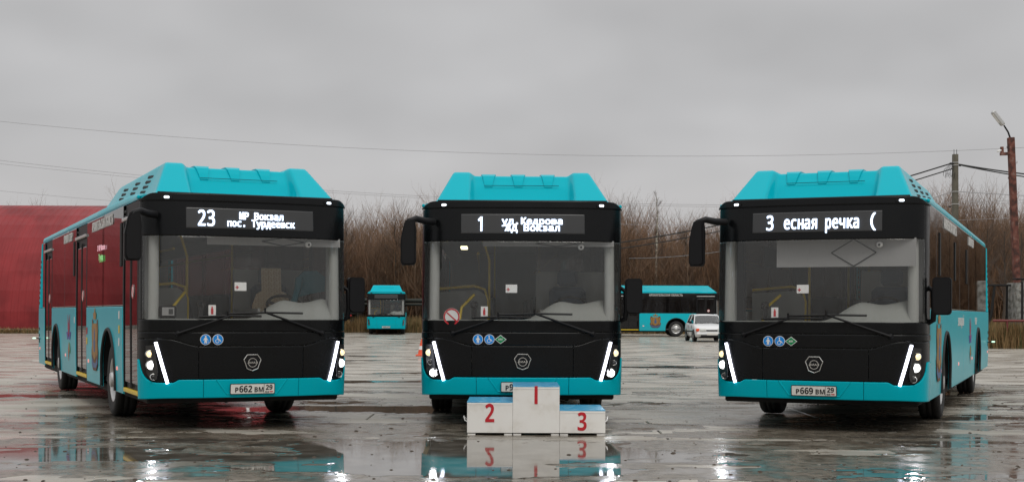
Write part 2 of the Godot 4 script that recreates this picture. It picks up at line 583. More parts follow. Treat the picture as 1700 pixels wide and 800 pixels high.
func make_ground():
	var st := begin()
	st.set_smooth_group(-1)
	quad_out(st, Vector3(-600, -0.08, 300), Vector3(600, -0.08, 300), Vector3(600, -0.08, -900), Vector3(-600, -0.08, -900), Vector3.UP)
	struct("ground", done(st), M.earth)
	st = begin()
	st.set_smooth_group(-1)
	for r in [[-120, 120, 35.84, 97.0], [-120, -24.2, -60, 35.84], [24.2, 120, -60, 35.84], [-24.2, 24.2, -60, 9.6]]:
		quad_out(st, Vector3(r[0], -0.006, -r[2]), Vector3(r[1], -0.006, -r[2]), Vector3(r[1], -0.006, -r[3]), Vector3(r[0], -0.006, -r[3]), Vector3.UP)
	var yard := struct("concrete_yard", done(st), M.ground)
	var shapes := []
	for k in 3:
		shapes.append(box(Vector3(5.986 - 0.003 * k, 0.16, 2.610 - 0.002 * k), 0.009))
	for row in 10:
		var shift := fposmod(row * 2.37, 6.0)
		for c in range(-5, 5):
			var x := c * 6.0 + shift
			if x < -21.5 or x > 21.5:
				continue
			part("slab", shapes[rng.randi() % 3], M.ground, yard, Vector3(x, -0.0840 + rng.randf_range(-0.0012, 0.0), -(9.62 + 2.62 * (row + 0.5))), Vector3(rng.randf_range(-0.0005, 0.0005), rng.randf_range(-0.0008, 0.0008), rng.randf_range(-0.0002, 0.0002)))
	var n := FastNoiseLite.new()
	n.noise_type = FastNoiseLite.TYPE_SIMPLEX_SMOOTH
	n.frequency = 0.32
	n.fractal_octaves = 4
	n.seed = 77
	var n2 := FastNoiseLite.new()
	n2.frequency = 2.6
	n2.fractal_octaves = 3
	n2.seed = 5
	st = begin()
	st.set_smooth_group(-1)
	marsh(st, n, n2, -9.0, 9.5, 0.05, 10.4, 24.0, 0.07, 0.001)
	marsh(st, n, n2, -14.0, 15.0, 0.10, 24.0, 50.0, 0.16, 0.001)
	marsh(st, n, n2, -24.0, 26.0, 0.25, 50.0, 95.0, 0.4, 0.0, 0.0, 0.009)
	struct("puddle_water", done(st), M.water)
	st = begin()
	st.set_smooth_group(-1)
	marsh(st, n, n2, -9.0, 9.5, 0.07, 10.4, 24.0, 0.10, -0.001, 0.33, 0.006)
	marsh(st, n, n2, -14.0, 15.0, 0.14, 24.0, 50.0, 0.22, -0.001, 0.33, 0.006)
	struct("wet_film", done(st), M.film)
	rng.seed = 55
	var stone := lathe_mesh([[0.0, 0.55], [0.5, 0.4], [0.9, 0.1], [1.0, -0.3], [0.0, -0.5]], Vector3(0.1, 1, 0.15).normalized(), 6, -1)
	var mm := MultiMesh.new()
	mm.transform_format = MultiMesh.TRANSFORM_3D
	mm.mesh = stone
	mm.instance_count = 700
	for i in 700:
		var z := 10.8 + 26.0 * pow(rng.randf(), 1.4)
		var k := 0.006 + 0.016 * pow(rng.randf(), 4.0)
		mm.set_instance_transform(i, Transform3D(Basis(Vector3.UP, rng.randf_range(0, TAU)).scaled(Vector3(k * 1.4, k, k)), Vector3(rng.randf_range(-0.45, 0.45) * z, 0.002, -z)))
	var peb := MultiMeshInstance3D.new()
	peb.name = "pebbles"
	peb.multimesh = mm
	peb.material_override = M.bark
	peb.set_meta("kind", "stuff")
	peb.set_meta("label", "small dark stones scattered over the wet concrete")
	peb.set_meta("category", "pebbles")
	add_child(peb)

# ---------------------------------------------------------------- the bus skin
# (s, y): s runs along the outside of the bus from the middle of the front, positive to the bus's left (+x); z = 0 is the front, -z the length
var S0 := 0.0
var plan := []          # [s, x, z, nx, nz]

func make_plan():
	var N := 200
	var last := Vector2.ZERO
	var s := 0.0
	for i in N + 1:
		var t := PI / 2 * i / N
		var x := 1.25 * pow(sin(t), 2.0 / 3.0)
		var z := -0.55 * (1.0 - pow(maxf(cos(t), 0.0), 2.0 / 3.0))
		s += Vector2(x, z).distance_to(last)
		last = Vector2(x, z)
		var nv := Vector2(pow(x / 1.25, 2) / 1.25, pow((z + 0.55) / 0.55, 2) / 0.55).normalized()
		plan.append([s, x, z, nv.x, nv.y])
	S0 = s

func sx(x: float) -> float:           # s of a point of the front by its x
	for i in plan.size() - 1:
		if plan[i + 1][1] >= absf(x):
			var t: float = (absf(x) - plan[i][1]) / maxf(1e-9, plan[i + 1][1] - plan[i][1])
			return signf(x) * lerpf(plan[i][0], plan[i + 1][0], t)
	return signf(x) * S0

func sz(z: float, side: float) -> float:   # s of a point of a side by its z
	return side * (S0 + (-0.55 - z))

func wide(y: float) -> float:
	return 1.25 - 0.006 * clampf((y - 1.45) / 1.3, 0.0, 1.0) - 0.012 * clampf((0.75 - y) / 0.4, 0.0, 1.0)

func skin(s: float, y: float, off := 0.0) -> Vector3:
	var a := absf(s)
	var sg := 1.0 if s >= 0 else -1.0
	if a >= S0:
		return Vector3(sg * (wide(y) + off), y, -0.55 - (a - S0))
	var lo := 0
	var hi := plan.size() - 1
	while hi - lo > 1:
		var mid := (lo + hi) / 2
		if plan[mid][0] <= a:
			lo = mid
		else:
			hi = mid
	var t: float = (a - plan[lo][0]) / maxf(1e-9, plan[hi][0] - plan[lo][0])
	var x := lerpf(plan[lo][1], plan[hi][1], t)
	var z := lerpf(plan[lo][2], plan[hi][2], t)
	var nx := lerpf(plan[lo][3], plan[hi][3], t)
	var nz := lerpf(plan[lo][4], plan[hi][4], t)
	var lean := -0.09 * clampf((y - 1.1) / 1.65, 0, 1) * clampf((y - 1.1) / 1.65, 0, 1) - 0.03 * pow(clampf((0.75 - y) / 0.4, 0, 1), 2)
	return Vector3(sg * (x * wide(y) / 1.25 + nx * off), y, z + lean * nz + nz * off)

# a body panel: columns at ss, between lo(s) and hi(s), proud by off, its edges eased and turned in by th
func panel(ss: Array, lo: Callable, hi: Callable, ny: int, off := 0.0, th := 0.022) -> ArrayMesh:
	var e := 0.005
	var e2 := 0.014
	var cols := [ss[0], ss[0] + e, ss[0] + e2]
	for i in range(1, ss.size() - 1):
		if ss[i] > ss[0] + 1.5 * e2 and ss[i] < ss[-1] - 1.5 * e2:
			cols.append(ss[i])
	cols += [ss[-1] - e2, ss[-1] - e, ss[-1]]
	if ss[-1] - ss[0] < 0.05:
		cols = [ss[0], lerpf(ss[0], ss[-1], 0.2), lerpf(ss[0], ss[-1], 0.8), ss[-1]]
	var grid := []
	for i in cols.size():
		var a: float = lo.call(cols[i])
		var b: float = hi.call(cols[i])
		var ve: float = minf(0.15, e / maxf(0.02, b - a))
		var ve2: float = minf(0.3, e2 / maxf(0.02, b - a))
		var col := []
		for j in range(-2, ny + 3):
			var v := ve2 + (1.0 - 2.0 * ve2) * float(j) / ny
			if j < 0:
				v = 0.0 if j == -2 else ve
			elif j > ny:
				v = 1.0 if j == ny + 2 else 1.0 - ve
			var edge := i == 0 or i == cols.size() - 1 or j == -2 or j == ny + 2
			col.append(skin(cols[i], lerpf(a, b, v), off - (0.004 if edge else 0.0)))
		var inner := [skin(cols[i], a, off - th), skin(cols[i], b, off - th)]
		grid.append([col, inner])
	var st := begin()
	st.set_smooth_group(0)
	var R: int = ny + 5
	for i in grid.size() - 1:
		for j in R - 1:
			quad(st, grid[i][0][j], grid[i][0][j + 1], grid[i + 1][0][j + 1], grid[i + 1][0][j])
	st.set_smooth_group(-1)
	for i in grid.size() - 1:
		quad(st, grid[i][1][0], grid[i][0][0], grid[i + 1][0][0], grid[i + 1][1][0])
		quad(st, grid[i][0][R - 1], grid[i][1][1], grid[i + 1][1][1], grid[i + 1][0][R - 1])
	for k in [0, grid.size() - 1]:
		var q: Array = grid[k]
		for j in R - 1:
			var i0: Vector3 = q[1][0].lerp(q[1][1], float(j) / (R - 1))
			var i1: Vector3 = q[1][0].lerp(q[1][1], float(j + 1) / (R - 1))
			if k == 0:
				quad(st, i0, i1, q[0][j + 1], q[0][j])
			else:
				quad(st, q[0][j], q[0][j + 1], i1, i0)
	return done(st)

func span(a: float, b: float, step := 0.06) -> Array:
	var n := maxi(1, int(ceil((b - a) / step)))
	var r := []
	for i in n + 1:
		r.append(lerpf(a, b, float(i) / n))
	return r

func flat(v: float) -> Callable:
	return func(_s: float) -> float: return v

# where on the skin: a transform that lies on it, z outward
func on_skin(s: float, y: float, off: float) -> Transform3D:
	var p := skin(s, y, off)
	var ds := (skin(s + 0.01, y) - skin(s - 0.01, y)).normalized()
	var dy := (skin(s, y + 0.01) - skin(s, y - 0.01)).normalized()
	var n := ds.cross(dy).normalized()
	return Transform3D(Basis(ds, n.cross(ds).normalized(), n), p)

func put(called: String, mesh: Mesh, m: Material, parent: Node3D, xf: Transform3D) -> MeshInstance3D:
	var o := part(called, mesh, m, parent)
	o.transform = xf
	return o

# dome over the gas cylinders, as a height over (x, z)
func fairing_height(x: float, z: float, recess: float, top: float, tail: float) -> float:
	var ax := absf(x)
	var side := (1.07 - ax) / 0.205
	var k := smoothstep(0.59, 0.67, ax)
	var z0 := lerpf(-0.34 - recess, -0.30, k)
	var front := (z0 - z) / lerpf(0.30 if recess > 0.0 else 0.5, 0.52, k)
	var back := (z + tail) / 0.8
	var h := minf(side, minf(front, back))
	var soft := 0.075
	# smooth minimum of the slopes and the flat top
	var v := 0.0
	for q in [side, front, back, 1.0]:
		v += exp(-q / (soft * 0.45))
	h = -log(v) * soft * 0.45
	h = clampf(h, 0.0, 1.0)
	var y := top * h
	if recess > 0.0:
		# the roof panel sags between the two shoulders
		y -= 0.045 * (1.0 - smoothstep(0.58, 0.68, ax)) * smoothstep(0.4, 1.0, h)
	return y

func fairing(recess: float, top: float, tail := 5.3) -> ArrayMesh:
	var zs := []
	var z := -0.28
	while z > -1.3:
		zs.append(z)
		z -= 0.02
	while z > -(tail - 0.9):
		zs.append(z)
		z -= 0.1
	while z >= -(tail + 0.04):
		zs.append(z)
		z -= 0.05
	var xs := []
	for i in 109:
		xs.append(-1.08 + 0.02 * i)
	var base := 2.765
	var st := begin()
	st.set_smooth_group(0)
	var g := []
	for zz in zs:
		var r := []
		for xx in xs:
			r.append(Vector3(xx, base + fairing_height(xx, zz, recess, top, tail), zz))
		g.append(r)
	for i in zs.size() - 1:
		for j in xs.size() - 1:
			if g[i][j].y - base < 0.0005 and g[i + 1][j + 1].y - base < 0.0005 and g[i][j + 1].y - base < 0.0005 and g[i + 1][j].y - base < 0.0005:
				continue
			quad(st, g[i][j], g[i + 1][j], g[i + 1][j + 1], g[i][j + 1])
	return done(st)

# roof: rings of the plan drawn in, then closed across
func roof_mesh() -> ArrayMesh:
	var ring := []
	for i in range(plan.size() - 1, -1, -8):
		ring.append(Vector2(-plan[i][1], plan[i][2]))
	for i in range(8, plan.size(), 8):
		ring.append(Vector2(plan[i][1], plan[i][2]))
	var zs := span(0.6, 12.15, 0.8)
	var loop := []
	for k in range(zs.size() - 1, -1, -1):
		loop.append(Vector2(-1.25, -zs[k]))
	loop += ring
	for k in zs.size():
		loop.append(Vector2(1.25, -zs[k]))
	var rings := []
	for d in [[0.0, 2.705, 0.0], [-0.004, 2.735, 0.0], [-0.002, 2.775, 0.0], [0.02, 2.81, 0.05], [0.07, 2.835, 0.10], [0.16, 2.85, 0.16]]:
		var r := []
		for p in loop:
			var yy: float = lerpf(minf(d[1], 2.742 + 0.012 * d[0] / 0.16), d[1], smoothstep(-0.5, -1.6, p.y))
			r.append(Vector3(p.x * (1.212 - d[0]) / 1.25, yy, p.y - (0.10 + d[2]) * clampf(1.0 + p.y / 0.6, 0, 1)))
		rings.append(r)
	var st := begin()
	st.set_smooth_group(0)
	for i in rings.size() - 1:
		for j in loop.size() - 1:
			quad_out(st, rings[i][j], rings[i + 1][j], rings[i + 1][j + 1], rings[i][j + 1], Vector3(rings[i][j].x, 0.6, rings[i][j].z * 0 + (1.0 if rings[i][j].z > -0.3 else 0.0)))
	st.set_smooth_group(-1)
	var L: int = loop.size()
	var last: Array = rings[-1]
	for j in L / 2:
		quad_out(st, last[j], last[j + 1], last[L - 2 - j], last[L - 1 - j], Vector3.UP)
	# closed at the back
	for i in rings.size() - 1:
		quad_out(st, rings[i][0], rings[i + 1][0], rings[i + 1][L - 1], rings[i][L - 1], Vector3.FORWARD)
	return done(st)

const AX1 := -2.85
const AX2 := -9.35
const ARCH := 0.66

func skirt(s: float) -> float:
	var z := -0.55 - (absf(s) - S0)
	for c in [AX1, AX2]:
		var d := absf(z - c)
		if d < ARCH:
			return maxf(0.36, 0.50 + sqrt(ARCH * ARCH - d * d))
	return 0.36

func side_cols(z0: float, z1: float, side: float) -> Array:
	var r := []
	for v in span(S0 - 0.55 - z0, S0 - 0.55 - z1, 0.5):
		r.append(v)
	for c in [AX1, AX2]:
		if c < z0 and c > z1:
			var m: float = S0 - 0.55 - c
			r.append(m - ARCH - 0.001)
			r.append(m + ARCH + 0.001)
			for i in 25:
				r.append(m + (ARCH - 0.0005) * -cos(PI * i / 24.0))
	r.sort()
	if side < 0:
		var q := []
		for i in range(r.size() - 1, -1, -1):
			q.append(-r[i])
		return q
	return r

func rear_z(y: float) -> float:
	return -12.15 - 0.5 * clampf((2.7 - y) / 1.3, 0.0, 1.0)

var cache := {}
func shared(key: String, make: Callable) -> Mesh:
	if not cache.has(key):
		cache[key] = make.call()
	return cache[key]

func person_sign(parent: Node3D, xf: Transform3D):
	var o := put("pictogram_sticker", outline(circle(0.062), 0.003), M.white, parent, xf)
	part("disc", outline(circle(0.056), 0.002), M.blue, o, Vector3(0, 0, 0.003))
	var st := begin()
	var lift := Transform3D(Basis.IDENTITY, Vector3(0, 0, 0.005))
	slab_outline(st, circle(0.010, 14, Vector2(0, 0.034)), 0.002, lift)
	slab_outline(st, PackedVector2Array([Vector2(-0.010, 0.022), Vector2(0.010, 0.022), Vector2(0.028, -0.006), Vector2(0.022, -0.009), Vector2(0.012, 0.003), Vector2(0.014, -0.044), Vector2(0.004, -0.044), Vector2(0.0, -0.018), Vector2(-0.004, -0.044), Vector2(-0.014, -0.044), Vector2(-0.012, 0.003), Vector2(-0.022, -0.009), Vector2(-0.028, -0.006)]), 0.002, lift)
	slab_outline(st, PackedVector2Array([Vector2(0.026, -0.008), Vector2(0.029, -0.008), Vector2(0.029, -0.042), Vector2(0.026, -0.042)]), 0.002, lift)
	part("figure", done(st), M.white, o)

func wheelchair_sign(parent: Node3D, xf: Transform3D):
	var o := put("pictogram_sticker", outline(circle(0.062), 0.003), M.white, parent, xf)
	part("disc", outline(circle(0.056), 0.002), M.blue, o, Vector3(0, 0, 0.003))
	var st := begin()
	var lift := Transform3D(Basis.IDENTITY, Vector3(0, 0, 0.005))
	slab_outline(st, circle(0.0085, 14, Vector2(-0.004, 0.036)), 0.002, lift)
	slab_outline(st, PackedVector2Array([Vector2(-0.009, 0.026), Vector2(0.002, 0.026), Vector2(0.004, 0.008), Vector2(0.018, 0.004), Vector2(0.036, -0.020), Vector2(0.030, -0.026), Vector2(0.014, -0.005), Vector2(-0.007, -0.003)]), 0.002, lift)
	part("figure", done(st), M.white, o)
	part("wheel_ring", ring_mesh(0.017, 0.023, 0.002, 20), M.white, o, Vector3(-0.008, -0.018, 0.005))

func gas_sign(parent: Node3D, xf: Transform3D):
	var o := put("gas_sticker", outline(PackedVector2Array([Vector2(-0.072, 0), Vector2(0, -0.055), Vector2(0.072, 0), Vector2(0, 0.055)]), 0.003), M.white, parent, xf)
	part("diamond", outline(PackedVector2Array([Vector2(-0.062, 0), Vector2(0, -0.047), Vector2(0.062, 0), Vector2(0, 0.047)]), 0.002), M.green, o, Vector3(0, 0, 0.003))
	part("lettering", letters("КПГ", 0.022, true, 0.002), M.white, o, Vector3(0, 0, 0.006))

func no_entry_disc(parent: Node3D, called: String, r: float, xf: Transform3D):
	var o := put(called, outline(circle(r), 0.003), M.white, parent, xf)
	part("red_ring", ring_mesh(r * 0.8, r * 0.98, 0.002), M.red, o, Vector3(0, 0, 0.003))
	part("red_bar", box(Vector3(r * 1.5, r * 0.16, 0.002), 0.0), M.red, o, Vector3(0, 0, 0.0045), Vector3(0, 0, -0.7))

func badge(parent: Node3D, xf: Transform3D):
	var shield := PackedVector2Array([Vector2(-0.062, 0.095), Vector2(0.062, 0.095), Vector2(0.105, 0.035), Vector2(0.088, -0.005), Vector2(0.066, -0.072), Vector2(0.0, -0.098), Vector2(-0.066, -0.072), Vector2(-0.088, -0.005), Vector2(-0.105, 0.035)])
	var o := put("badge", outline(shield, 0.010), M.trim, parent, xf)
	var st := begin()
	for i in shield.size():
		var a := shield[i]
		var b := shield[(i + 1) % shield.size()]
		var d := (b - a)
		var ang := d.angle()
		bx(st, Vector3((a.x + b.x) / 2 * 0.97, (a.y + b.y) / 2 * 0.97, 0.010), Vector3(d.length() + 0.004, 0.011, 0.012), 0.003, Basis(Vector3.BACK, ang))
	part("chrome_outline", done(st), M.chrome, o)
	part("chrome_ring", ring_mesh(0.047, 0.054, 0.012), M.chrome, o, Vector3(0, 0.0, 0.004))
	part("lettering", letters("ЛИАЗ", 0.024, true, 0.006), M.chrome, o, Vector3(0, 0.0, 0.016), Vector3.ZERO, Vector3(1.35, 1, 1))

func crest(parent: Node3D, xf: Transform3D, k: float):
	var e := func(pts: Array) -> PackedVector2Array:
		var p := PackedVector2Array()
		for v in pts:
			p.append(Vector2(v[0], v[1]) * k)
		return p
	var o := put("crest", outline(e.call([[-0.30, -0.36], [-0.16, -0.44], [0.16, -0.44], [0.30, -0.36], [0.36, -0.16], [0.30, -0.08], [0.34, 0.14], [0.30, 0.30], [0.2, 0.28], [0.17, 0.12], [-0.17, 0.12], [-0.2, 0.28], [-0.30, 0.30], [-0.34, 0.14], [-0.30, -0.08], [-0.36, -0.16]]), 0.004), M.brown, parent, xf)
	part("shield", outline(e.call([[-0.19, 0.24], [0.19, 0.24], [0.19, -0.14], [0.13, -0.24], [0.0, -0.29], [-0.13, -0.24], [-0.19, -0.14]]), 0.004), M.gold, o, Vector3(0, 0, 0.004))
	part("crown", outline(e.call([[-0.13, 0.30], [-0.17, 0.40], [-0.07, 0.37], [0.0, 0.47], [0.07, 0.37], [0.17, 0.40], [0.13, 0.30]]), 0.004), M.gold, o, Vector3(0, 0, 0.004))
	part("figure", outline(e.call([[-0.05, -0.17], [-0.09, -0.02], [-0.03, 0.02], [-0.05, 0.10], [0.0, 0.17], [0.05, 0.10], [0.03, 0.02], [0.09, -0.02], [0.05, -0.17]]), 0.003), M.crest_blue, o, Vector3(0, 0, 0.008))
	part("ribbon", outline(e.call([[-0.30, -0.34], [-0.14, -0.40], [0.14, -0.40], [0.30, -0.34], [0.26, -0.26], [0.12, -0.33], [-0.12, -0.33], [-0.26, -0.26]]), 0.003), M.crest_blue, o, Vector3(0, 0, 0.004))
	for s in [-1.0, 1.0]:
		part("supporter", outline(e.call([[0.20 * s, -0.24], [0.30 * s, -0.20], [0.26 * s, -0.02], [0.31 * s, 0.12], [0.26 * s, 0.24], [0.21 * s, 0.16]]), 0.003), M.gold, o, Vector3(0, 0, 0.004))

func star_pattern(parent: Node3D, xf: Transform3D):
	var st := begin()
	var o: MeshInstance3D = null
	var mats := [M.petal_red, M.petal_red, M.petal_violet, M.petal_green, M.petal_orange, M.petal_violet]
	var angs := [1.9, 1.25, 0.4, -0.7, -1.57, 2.75]
	for i in 6:
		st = begin()
		var d := Vector2.from_angle(angs[i])
		var q := d.orthogonal()
		var L := 0.44 if i < 2 else 0.34
		slab_outline(st, PackedVector2Array([d * 0.05, d * L * 0.5 + q * 0.07, d * L, d * L * 0.5 - q * 0.07]), 0.003)
		if i == 0:
			o = put("star_ornament", done(st), mats[i], parent, xf)
		else:
			part("ray", done(st), mats[i], o)

func tyre_mesh() -> ArrayMesh:
	return lathe_mesh([[0.30, -0.125], [0.40, -0.145], [0.455, -0.135], [0.478, -0.11], [0.480, -0.045], [0.470, -0.04], [0.470, -0.03], [0.480, -0.025], [0.480, 0.025], [0.470, 0.03], [0.470, 0.04], [0.480, 0.045], [0.478, 0.11], [0.455, 0.135], [0.40, 0.145], [0.30, 0.125]], Vector3.RIGHT, 40)

func wheel(parent: Node3D, at: Vector3, side: float):
	var w := part("wheel", shared("tyre", tyre_mesh), M.rubber, parent, at, Vector3(0, 0.0 if side > 0 else PI, 0))
	part("rim", shared("rim", func(): return lathe_mesh([[0.302, 0.10], [0.295, 0.125], [0.28, 0.12], [0.27, 0.07], [0.16, 0.085], [0.14, 0.115], [0.10, 0.12], [0.10, 0.15], [0.085, 0.165], [0.0, 0.17]], Vector3.RIGHT, 32)), M.silver, w)
	part("wheel_nut", shared("nuts", func():
		var st := begin()
		for k in 10:
			var t := TAU * k / 10
			lathe(st, [[0.014, 0.08], [0.014, 0.112], [0.0, 0.114]], Vector3(0, cos(t) * 0.13, sin(t) * 0.13), Vector3.RIGHT, 6, -1)
		return done(st)), M.chrome, w)
	part("rim_hole", shared("holes", func():
		var st := begin()
		for k in 10:
			var t := TAU * (k + 0.5) / 10
			lathe(st, [[0.022, 0.05], [0.022, 0.0785], [0.0, 0.0787]], Vector3(0.001, cos(t) * 0.225, sin(t) * 0.225), Vector3.RIGHT, 10, -1)
		return done(st)), M.under, w)

func door(parent: Node3D, z0: float, z1: float, called := "door"):
	var cols := side_cols(z0, z1, -1.0)
	var y1 := 2.42
	var o := part(called, panel(cols, flat(0.40), flat(y1 + 0.28), 3, -0.035, 0.03), M.trim, parent)
	# black surround, two glazed leaves, a yellow sill and a light strip over the door
	var mid := (z0 + z1) / 2
	for lf in [[z0 - 0.055, mid + 0.018], [mid - 0.018, z1 + 0.055]]:
		part("leaf_glass", panel([sz(lf[1], -1.0), sz(lf[0], -1.0)], flat(0.52), flat(y1 - 0.06), 2, -0.012, 0.01), M.tint, o)
		part("leaf_rubber", panel([sz(lf[1], -1.0), sz(lf[1] + 0.025, -1.0)], flat(0.46), flat(y1), 2, -0.004, 0.02), M.rubber, o)
		part("leaf_rubber", panel([sz(lf[0] - 0.025, -1.0), sz(lf[0], -1.0)], flat(0.46), flat(y1), 2, -0.004, 0.02), M.rubber, o)
	for zz in [z0 - 0.001, z1 + 0.041]:
		part("frame_post", panel([sz(zz, -1.0) if zz == z0 - 0.001 else sz(zz, -1.0), sz(zz, -1.0) + 0.04] if zz != z0 - 0.001 else [sz(z0 - 0.04, -1.0), sz(z0 - 0.002, -1.0)], flat(0.40), flat(y1 + 0.05), 2, 0.0, 0.03), M.trim, o)
	part("sill", panel([sz(z1 + 0.05, -1.0), sz(z0 - 0.05, -1.0)], flat(0.395), flat(0.445), 1, 0.004, 0.06), M.yellow, o)
	part("rain_gutter", panel([sz(z1 + 0.02, -1.0), sz(z0 - 0.02, -1.0)], flat(y1 + 0.075), flat(y1 + 0.115), 1, 0.022, 0.04), M.silver, o)
	for hx in [mid + 0.10, mid - 0.10]:
		part("door_handle", box(Vector3(0.03, 0.16, 0.03), 0.01), M.trim, o, skin(sz(hx, -1.0), 1.35, -0.07))
	no_entry_disc(o, "round_sticker", 0.085, on_skin(sz(mid + 0.17, -1.0), 1.62, -0.008))

func bus(called: String, label: String, at: Vector3, turn: float, p: Dictionary) -> Node3D:
	var B := thing(called, label, "bus", at, turn, p.get("group", "teal city buses with roof fairings"))
	var lit: bool = p.get("lit", true)
	var teal_front: bool = p.get("teal_front", false)
	var far_away: bool = p.get("far", false)
	var nose: Material = M.teal if teal_front else M.black
	var gap := 0.004
	var s_corner := sx(1.215)
	var s_door := sz(-0.42, 1.0)
	# ---- bumper in three pieces, with its ends climbing round the lamps
	var bump_top := func(s: float) -> float:
		var a := absf(s)
		var dip := lerpf(0.597, 0.562, smoothstep(sx(0.83), sx(0.91), a))
		var up: float = clampf((a - sx(1.06)) / (sx(1.232) - sx(1.06)), 0, 1)
		return dip + 0.275 * (1.0 - sqrt(maxf(0.0, 1.0 - up * up * 0.999)))
	var bump_low := func(s: float) -> float: return 0.385 - 0.02 * smoothstep(0.9, 1.5, absf(s))
	part("bumper", shared("bumper_mid", func(): return panel(span(-sx(0.565), sx(0.565), 0.05), bump_low, bump_top, 4, 0.012)), M.teal, B)
	part("bumper", shared("bumper_right", func(): return panel(span(-s_door, -sx(0.57), 0.025), bump_low, bump_top, 5, 0.012)), M.teal, B)
	part("bumper", shared("bumper_left", func(): return panel(span(sx(0.57), sz(-0.60, 1.0), 0.025), bump_low, bump_top, 5, 0.012)), M.teal, B)
	part("plate_recess", shared("plate_recess", func():
		var st := begin()
		for e in [[Vector2(-0.42, 0.595), Vector2(-0.30, 0.425)], [Vector2(0.42, 0.595), Vector2(0.30, 0.425)], [Vector2(-0.30, 0.425), Vector2(0.30, 0.425)]]:
			var pts := []
			for i in 7:
				var v: Vector2 = e[0].lerp(e[1], i / 6.0)
				pts.append(skin(sx(v.x) if v.x != 0.0 else 0.0, v.y, 0.010))
			tube(st, pts, 0.008, 0.008, 6)
		return done(st)), M.teal, B)
	# ---- lower nose: middle panel and two lamp panels
	var seam := func(s: float) -> float: return lerpf(0.98, 1.065, smoothstep(sx(0.60), sx(0.98), absf(s)))
	var bt := func(s: float) -> float: return bump_top.call(s) + gap
	part("nose_panel", shared("nose_mid", func(): return panel(span(-sx(0.618), sx(0.618), 0.06), bt, seam, 5)), nose, B)
	part("nose_panel", shared("nose_right", func(): return panel(span(-s_door, -sx(0.624), 0.025), bt, seam, 6)), nose, B)
	part("nose_panel", shared("nose_left", func(): return panel(span(sx(0.624), sz(-0.60, 1.0), 0.025), bt, seam, 6)), nose, B)
	# ---- panels under the windscreen
	var seam_up := func(s: float) -> float: return seam.call(s) + 0.007
	part("wiper_panel", shared("wp_low", func(): return panel(span(-s_door, sz(-0.60, 1.0), 0.04), seam_up, flat(1.145), 3, 0.006)), nose if not teal_front else M.teal, B)
	part("wiper_panel", shared("wp_up", func(): return panel(span(-s_door, sz(-0.60, 1.0), 0.04), flat(1.151), flat(1.292), 4, 0.0)), M.black, B)
	# ---- windscreen, black edge band over it, corner posts
	part("windscreen", shared("screen", func(): return panel(span(-s_corner, s_corner, 0.04), flat(1.297), flat(2.258), 8, 0.004, 0.006)), M.glass, B)
	part("header_panel", shared("header", func(): return panel(span(-s_corner, s_corner, 0.04), flat(2.262), flat(2.69), 6, 0.004, 0.03)), M.black if not p.get("header_grey", false) else M.panel_off, B)
	part("brow", shared("brow", func(): return panel(span(-s_door, sz(-0.60, 1.0), 0.04), func(s: float) -> float: return 2.668, func(s: float) -> float: return 2.757 - 0.075 * smoothstep(sx(1.10), sx(1.24), absf(s)), 4, 0.016, 0.12)), M.black if not teal_front else M.teal, B)
	part("corner_post", shared("post_r", func(): return panel(span(-s_door, -s_corner - 0.003, 0.03), flat(1.297), flat(2.66), 4)), M.black, B)
	part("corner_post", shared("post_l", func(): return panel(span(s_corner + 0.003, sz(-0.60, 1.0), 0.03), flat(1.297), flat(2.66), 4)), M.black, B)
	# ---- destination display behind the glass
	var dsp := part("display", shared("display", func(): return panel(span(-sx(0.76), sx(0.76), 0.08), flat(2.352), flat(2.592), 2, 0.010, 0.02)), M.panel_off, B)
	if p.has("route"):
		for t in p.route:      # text, x, y, capital height, stretch
			var lt := letters(t[0], t[3], true, 0.004, "Droid Sans Mono")
			var bold := begin()
			for d in [Vector3(-0.0035, -0.003, 0), Vector3(0.0035, -0.003, 0.0008), Vector3(-0.0035, 0.003, 0.0016), Vector3(0.0035, 0.003, 0.0024)]:
				bold.append_from(lt, 0, Transform3D(Basis.IDENTITY, d * Vector3(1.0 / t[4], 1, 1)))
			put("display_lettering", bold.commit(), M.led, dsp, on_skin(sx(t[1]) if t[1] != 0 else 0.0, t[2], 0.018).scaled_local(Vector3(t[4], 1, 1)))
	for sg in [-1.0, 1.0]:
		var mk := put("marker_lamp", outline(rrect(0.13, 0.04, 0.018), 0.012), M.trim, B, on_skin(sg * sx(0.965), 2.705, 0.013))
		part("lens", outline(rrect(0.06, 0.026, 0.012), 0.006), M.marker if lit else M.lens, mk, Vector3(0, 0, 0.012))
